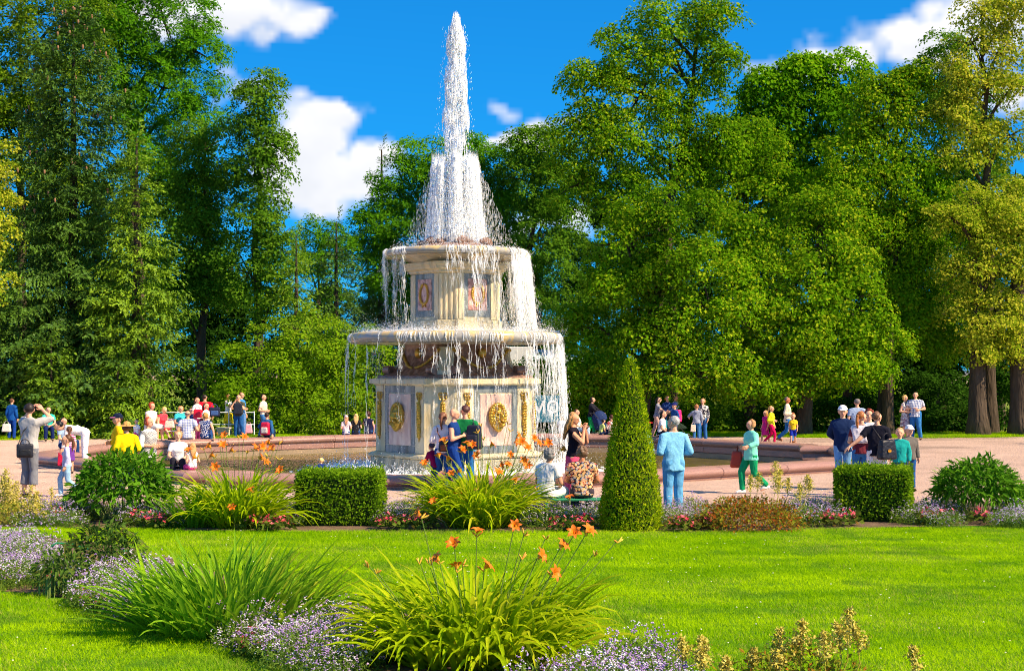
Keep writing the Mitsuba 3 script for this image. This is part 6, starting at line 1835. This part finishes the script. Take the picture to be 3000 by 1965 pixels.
# ---- right of the basin
f, _, J = pe('person in a mint green blazer and green trousers walking left', 2200, 1229, gY(1446), None, -70, 'walk', ('bent', 'out'), top=('jacket', (128, 226, 200), 0, .80), bot=('trousers', (20, 150, 96)), hair=('bob', (190, 140, 90)), shoes=(236, 236, 236), female=True, w=1.08, vest=None)
bag('shoulder_bag', 'red brown patterned shoulder bag on the person in mint', 'bag', P(2160, 1345, gY(1446) + .25), (.22, .30, .36), (166, 56, 36), 1.3, 'tote', None, (120, 50, 36), 6)
pe('girl with wavy fair hair in a magenta dress', 2242, 1202, gY(1303), None, -60, 'stride', ('down', 'down'), top=('sleeveless', (196, 40, 130), 0, .9), bot=('dress', (196, 40, 130)), hair=('long', (206, 156, 90)), kid=.25, female=True)
pe('girl in a lime yellow top and crimson leggings', 2260, 1189, gY(1304), None, 60, 'walk', ('bent', 'down'), top=('long', (226, 226, 40), 0, .86), bot=('leggings', (208, 20, 84)), hair=('braid', (206, 164, 96)), kid=.15, female=True, shoes=(230, 90, 140))
pe('tall person in a long cream cardigan and blue jeans walking right', 2307, 1163, gY(1298), None, 75, 'walk', ('bent', 'bent'), top=('jacket', (226, 212, 186), 0, .80), bot=('trousers', (44, 116, 186)), hair=('short', (120, 104, 96)), skin=(186, 112, 80), shoes=(150, 100, 60))
pe('small girl in a yellow shirt and blue shorts facing us', 2324, 1212, gY(1305), None, -20, 'stride', ('down', 'down'), top=('tee', (246, 204, 40)), bot=('shorts', (30, 50, 170)), hair=('tail', (200, 150, 90)), kid=.45, female=True, shoes=(220, 225, 240))
YR = gY(1432)
pe('person in a navy jacket, white cap and sunglasses walking towards us', 2469, 1190, YR, None, -10, 'stride', ('back', 'back'), top=('jacket', (24, 44, 84), 0, .80), bot=('trousers', (110, 160, 210)), hair=('short', GR), hat=('cap', (245, 245, 250)), w=1.0)
pe('grey haired person in a pale blue shirt seen from behind the white cap', 2511, 1168, 47.5, 1.78, 175, 'stand', ('down', 'down'), top=('tee', (160, 180, 212)), bot=('trousers', (60, 70, 100)), hair=('short', (122, 112, 108)), w=1.1)
f, _, J = pe('person with a ginger ponytail and a white jumper over a maroon shirt', 2524, 1205, 32.0, None, 165, 'contra', ('around', 'bent'), top=('tee', (110, 44, 56), 0, .88), bot=('trousers', (56, 120, 184)), hair=('tail', (176, 108, 56)), female=True, head=(40, 0))
sh = soft(union([hull(((.15, -.03, 1.40), .075), ((-.15, -.03, 1.40), .075), ((.10, -.10, 1.15), .06), ((-.10, -.10, 1.15), .06)), hull(((.15, 0, 1.42), .06), ((.05, .12, 1.30), .05)), hull(((-.15, 0, 1.42), .06), ((-.05, .12, 1.30), .05))]), .04, 4)
_, Wm, _ = f((0, 0, 0)), _, J
k = thing('knotted_jumper', 'white jumper knotted over the shoulders of the ponytailed person', 'jumper')
v = np.asarray(sh.vertices) @ Wm[:3, :3].T + Wm[:3, 3]; put('knit', trimesh.Trimesh(v, sh.faces, process=False), 'cloth', k, True, np.tile(pack((226, 220, 232)), (len(v), 1)))
pe('person with curly red hair facing us between the ponytail and the black shirt', 2547, 1200, 33.4, None, -15, 'stand', ('bent', 'bent'), top=('tee', (236, 236, 244)), bot=('trousers', (60, 90, 150)), hair=('curl', (146, 62, 36)), female=True)
f, _, J = pe('person in a black polo shirt and white shorts with a black bag', 2569, 1206, 31.4, 1.74, 165, 'stand', ('down', 'around'), top=('tee', (30, 32, 42), 0, .86), bot=('shorts', (240, 236, 244)), hair=('short', (120, 86, 62)), w=1.06, head=(35, 0))
bag('shoulder_bag', 'black shoulder bag with a yellow badge on the person in the black polo', 'bag', f((.20, -.22, 1.00)), (.42, .20, .40), (30, 32, 40), .5, 'tote', [f((.16, -.16, 1.10)), f((.02, -.17, 1.30)), f((-.10, -.05, 1.46))], (26, 28, 34))
bd = trimesh.creation.cylinder(.035, .012, sections=16); bd.apply_transform(mat(*(f((.26, -.335, .98))), 0, 1, rx=math.pi / 2)); put('badge', bd, 'bag_leather', 'shoulder_bag_003' if 'shoulder_bag_003' in labels else 'shoulder_bag', uv=np.tile(pack((236, 160, 40)), (len(bd.vertices), 1)))
pe('boy in a teal hooded top and dark jeans', 2636, 1253, 32.4, None, -15, 'stand', ('down', 'down'), top=('hoodie', (30, 164, 160), 0, .86), bot=('trousers', (34, 66, 112)), hair=('short', (206, 166, 106)), kid=.35)
pe('boy in a grey hooded top and a white cap', 2664, 1247, 33.4, None, 15, 'stand', ('down', 'down'), top=('hoodie', (104, 100, 96), 0, .86), bot=('trousers', (36, 84, 146)), hair=('short', BR), hat=('cap', (238, 236, 240)), kid=.3)
pe('fair haired person in a brown and white patterned dress beside the plaid shirt', 2652, 1158, 58.5, None, 40, 'stand', ('bent', 'face'), top=('sleeveless', (130, 100, 104), 6, .9), bot=('dress', (150, 124, 140), 6), hair=('curl', (216, 176, 100)), female=True)
pe('large person in a blue plaid shirt and jeans at the far edge of the plaza', 2682, 1148, 58.3, None, -20, 'contra', ('cross', 'bent'), top=('tee', (50, 90, 160), 1, .84), bot=('trousers', (50, 116, 180)), hair=('short', (40, 32, 32)), w=1.2, belly=.05)
print('people', NP[0])

# ------------------------------------------------------------------ street furniture and the pavilion
bsdf('white_paint', (.78, .80, .80), .4)
bsdf('green_paint', (.03, .24, .12), .35, .5)
bsdf('cream_stone', lambda p, n, uv: mix(c3((.60, .55, .42)), c3((.46, .42, .32)), fbm(p.x * 5, p.y * 5, p.z * 5, 3)), .8)
bsdf('stucco', lambda p, n, uv: mix(c3((.62, .40, .18)), c3((.70, .48, .24)), fbm(p.x * 3, p.y * 3, p.z * 3, 3)), .8)
bsdf('roof_metal', (.42, .56, .60), .4, .5, bump=(lambda p, n, uv: smoothstep(.46, .5, dr.abs(p.x / .5 - dr.floor(p.x / .5) - .5)), .03, 1e-2))
bsdf('teal_cloth', (.015, .16, .24), .7)
bsdf('dark_metal', (.04, .04, .045), .4)
bsdf('glass_dark', (.06, .09, .12), .1)
# white two-rail fence along the lawn
key = thing('rail_fence', 'white two rail metal fence behind the seated people at the left', 'fence')
a, b = G(445, 1281), G(840, 1283)
a[1] = b[1] = 60.6; a[0], b[0] = (445 - CX) * 60.6 / FPX, (745 - CX) * 60.6 / FPX
for z in (.50, .98): MB().tube(np.array([[a[0], a[1], z], [b[0], b[1], z]]), .024, 8).put('rail', 'white_paint', key, smooth=True)
for t in np.linspace(0, 1, 5):
    p = a + (b - a) * t; MB().tube(np.array([[p[0], p[1], 0], [p[0], p[1], 1.02]]), .026, 8).put('post', 'white_paint', key, smooth=True)


def bench(label, X0, X1, Y, seat, paint, back, name='bench'):
    key = thing(name, label, 'bench')
    for k in range(4):
        m = chbox(((X1 - X0) / 2, .048, .016), .006); m.apply_translation(((X0 + X1) / 2, Y + (k - 1.5) * .11, seat)); put('seat_slat', m, paint, key)
    if back:
        for z in (seat + .25, seat + .42):
            m = chbox(((X1 - X0) / 2, .014, .045), .006); m.apply_translation(((X0 + X1) / 2, Y + .27, z)); put('back_slat', m, paint, key)
    for x in (X0 + .15, X1 - .15):
        for dy in (-.17, .17):
            m = chbox((.028, .028, (seat - .016) / 2), .005); m.apply_translation((x, Y + dy, (seat - .016) / 2)); put('leg', m, paint, key)
    return key


g0, g1 = (1575 - CX) * 26.9 / FPX, (1800 - CX) * 26.9 / FPX
bench('green slatted bench half hidden by alyssum, carrying two seated people', g0, g1, 26.9, .36, 'green_paint', False)
h0, h1 = (430 - CX) * 57.9 / FPX, (575 - CX) * 57.9 / FPX
bench('white bench in front of the rail fence', h0, h1, 57.55, .36, 'white_paint', True, 'park_bench')
# bollard and stone box
key = thing('bollard', 'short dark green bollard at the edge of the grass by the bench', 'bollard')
c = G(457, 1284)
v, f = lathe([(.001, 0), (.11, 0), (.11, .05), (.085, .08), (.085, .42), (.10, .44), (.10, .47), (.08, .50), (.05, .56), (.001, .58)], 20); put('post', (v + c, f), 'green_paint', key, smooth=40)
key = thing('stone_planter', 'cream stone box on the gravel behind the flowered top', 'planter')
c = G(655, 1282); m = chbox((.24, .2, .17), .02); m.apply_translation(c + [0, 0, .17]); put('box', m, 'cream_stone', key)
m = chbox((.27, .23, .03), .01); m.apply_translation(c + [0, 0, .37]); put('coping', m, 'cream_stone', key)
# pushchair
def pushchair(label, x, Y, rot, hood):
    key = thing('pushchair', label, 'pushchair')
    X = (x - CX) * Y / FPX; M = mat(X, Y, 0, rot)
    tr = lambda p: np.asarray(p, float) @ M[:3, :3].T + M[:3, 3]
    for sx in (-1, 1):
        for y, r in ((.32, .10), (-.32, .13)):
            t = np.linspace(0, 2 * np.pi, 21)
            wk = MB().tube(tr(np.c_[t * 0 + sx * .24, y + r * np.cos(t), r + .015 + r * np.sin(t)]), .022, 6, cap=False).put('wheel', 'dark_metal', key, smooth=True)
            hb = MB()
            for q in np.arange(4) * np.pi / 4:
                dd = np.array([0, math.cos(q), math.sin(q)]) * r; hb.tube(tr(np.array([[sx * .24, y, r + .015] - dd, [sx * .24, y, r + .015] + dd])), .005, 4)
            hb.put('spokes', 'white_paint', wk)
        MB().tube(tr(np.array([[sx * .22, .32, .12], [sx * .2, -.05, .55], [sx * .2, -.45, 1.02]])), .014, 6).put('frame', 'dark_metal', key, smooth=True)
        MB().tube(tr(np.array([[sx * .22, -.32, .14], [sx * .2, -.05, .55]])), .014, 6).put('frame', 'dark_metal', key, smooth=True)
    MB().tube(tr(np.array([[-.2, -.45, 1.02], [.2, -.45, 1.02]])), .016, 6).put('handle', 'dark_metal', key, smooth=True)
    s = soft(hull(((.17, .25, .45), .05), ((-.17, .25, .45), .05), ((.17, -.18, .42), .06), ((-.17, -.18, .42), .06), ((.17, -.30, .78), .05), ((-.17, -.30, .78), .05)), .06, 2)
    put('seat', trimesh.Trimesh(tr(s.vertices), s.faces), 'cloth', key, True, np.tile(pack(hood), (len(s.vertices), 1)))
    h = sp((0, -.12, .80), .30, 24).scale([.8, 1, 1]).trim_by_plane([0, -.5, .85], .62) - sp((0, -.10, .78), .27, 20).scale([.8, 1, 1])
    s = soft(h, .06, 0)
    put('hood', trimesh.Trimesh(tr(s.vertices), s.faces), 'cloth', key, True, np.tile(pack(hood), (len(s.vertices), 1)))


pushchair('navy hooded pushchair in front of the person in green trousers', 1765, 58.4, -1.2, (40, 58, 100))
pushchair('dark pushchair among the group behind the denim shirt', 1985, 58.6, -1.3, (46, 60, 50))
# banner behind the fountain
key = thing('banner', 'teal banner with white letters behind the falling water', 'banner')
Y = 58.6; p0, p1 = P(1553, 1158, Y), P(1640, 1236, Y)
m = chbox(((p1[0] - p0[0]) / 2, .012, (p0[2] - p1[2]) / 2), .004); m.apply_translation(((p0[0] + p1[0]) / 2, Y, (p0[2] + p1[2]) / 2)); put('panel', m, 'teal_cloth', key)
for x in (p0[0], p1[0]): MB().tube(np.array([[x, Y + .03, 0], [x, Y + .03, p0[2] + .05]]), .03, 8).put('post', 'dark_metal', key, smooth=True)
tx = meshkit.text_mesh('MO', .46, .012, True)
tx.apply_transform(np.array([[1, 0, 0, P(1556, 0, Y)[0]], [0, 0, -1, Y - .013], [0, 1, 0, P(0, 1209, Y)[2]], [0, 0, 0, 1.0]])); put('lettering', tx, 'white_paint', key)
# pavilion
key = thing('pavilion', 'cream pavilion with a pale hipped metal roof and a flagpole behind the fountain', 'building')
Y = 72.0
X = lambda x: (x - CX) * Y / FPX
Z = lambda y: CH - (y - HY) * Y / FPX
x0, x1 = X(1440), X(1735); zt = Z(1066)
m = chbox(((x1 - x0) / 2 - .35, 2.6, zt / 2 - .06), .02); m.apply_translation(((x0 + x1) / 2, Y + 3.3, zt / 2 - .06)); w_ = put('wall', m, 'stucco', key)
for x in (1560, 1640, 1705):
    m = chbox((.34, .02, .75), .01); m.apply_translation((X(x), Y + .69, 1.75)); wn = put('window', m, 'white_paint', key)
    for s in (-1, 1):
        m = chbox((.125, .012, .64), .004); m.apply_translation((X(x) + s * .155, Y + .665, 1.75)); put('pane', m, 'glass_dark', wn)
m = chbox(((x1 - x0) / 2 + .05, 3.1, .10), .03); m.apply_translation(((x0 + x1) / 2, Y + 3.2, zt)); put('eave', m, 'white_paint', key)
bx = np.array([(x0 - .1, Y + .1, zt + .1), (x1 + .1, Y + .1, zt + .1), (x1 + .1, Y + 6.3, zt + .1), (x0 - .1, Y + 6.3, zt + .1)])
rz = Z(1022)
tp = np.array([(X(1500), Y + 2.4, rz), (X(1640), Y + 2.4, rz), (X(1640), Y + 4.0, rz), (X(1500), Y + 4.0, rz)])
put('roof', trimesh.convex.convex_hull(np.vstack([bx, tp])), 'roof_metal', key)
ch0, ch1 = X(1616), X(1662)
m = chbox(((ch1 - ch0) / 2, .45, (Z(985) - Z(1040)) / 2), .01); m.apply_translation(((ch0 + ch1) / 2, Y + 2.6, (Z(985) + Z(1040)) / 2)); t_ = put('chimney', m, 'stucco', key)
m = chbox(((ch1 - ch0) / 2 + .08, .53, .07), .02); m.apply_translation(((ch0 + ch1) / 2, Y + 2.6, Z(985) + .07)); put('cap', m, 'white_paint', t_)
m = chbox(((ch1 - ch0) / 2 - .06, .4, .09), .02); m.apply_translation(((ch0 + ch1) / 2, Y + 2.6, Z(985) + .23)); put('cap', m, 'white_paint', t_)
MB().tube(np.array([[X(1619), Y + 2.0, rz - .1], [X(1619), Y + 2.0, Z(922)]]), .028, 8).put('flagpole', 'white_paint', key, smooth=True)
m = chbox((X(1560) / 2 - X(1480) / 2, .25, (Z(1015) - zt) / 2), .02); m.apply_translation(((X(1480) + X(1560)) / 2, Y + .4, (Z(1015) + zt) / 2)); put('parapet', m, 'white_paint', key)
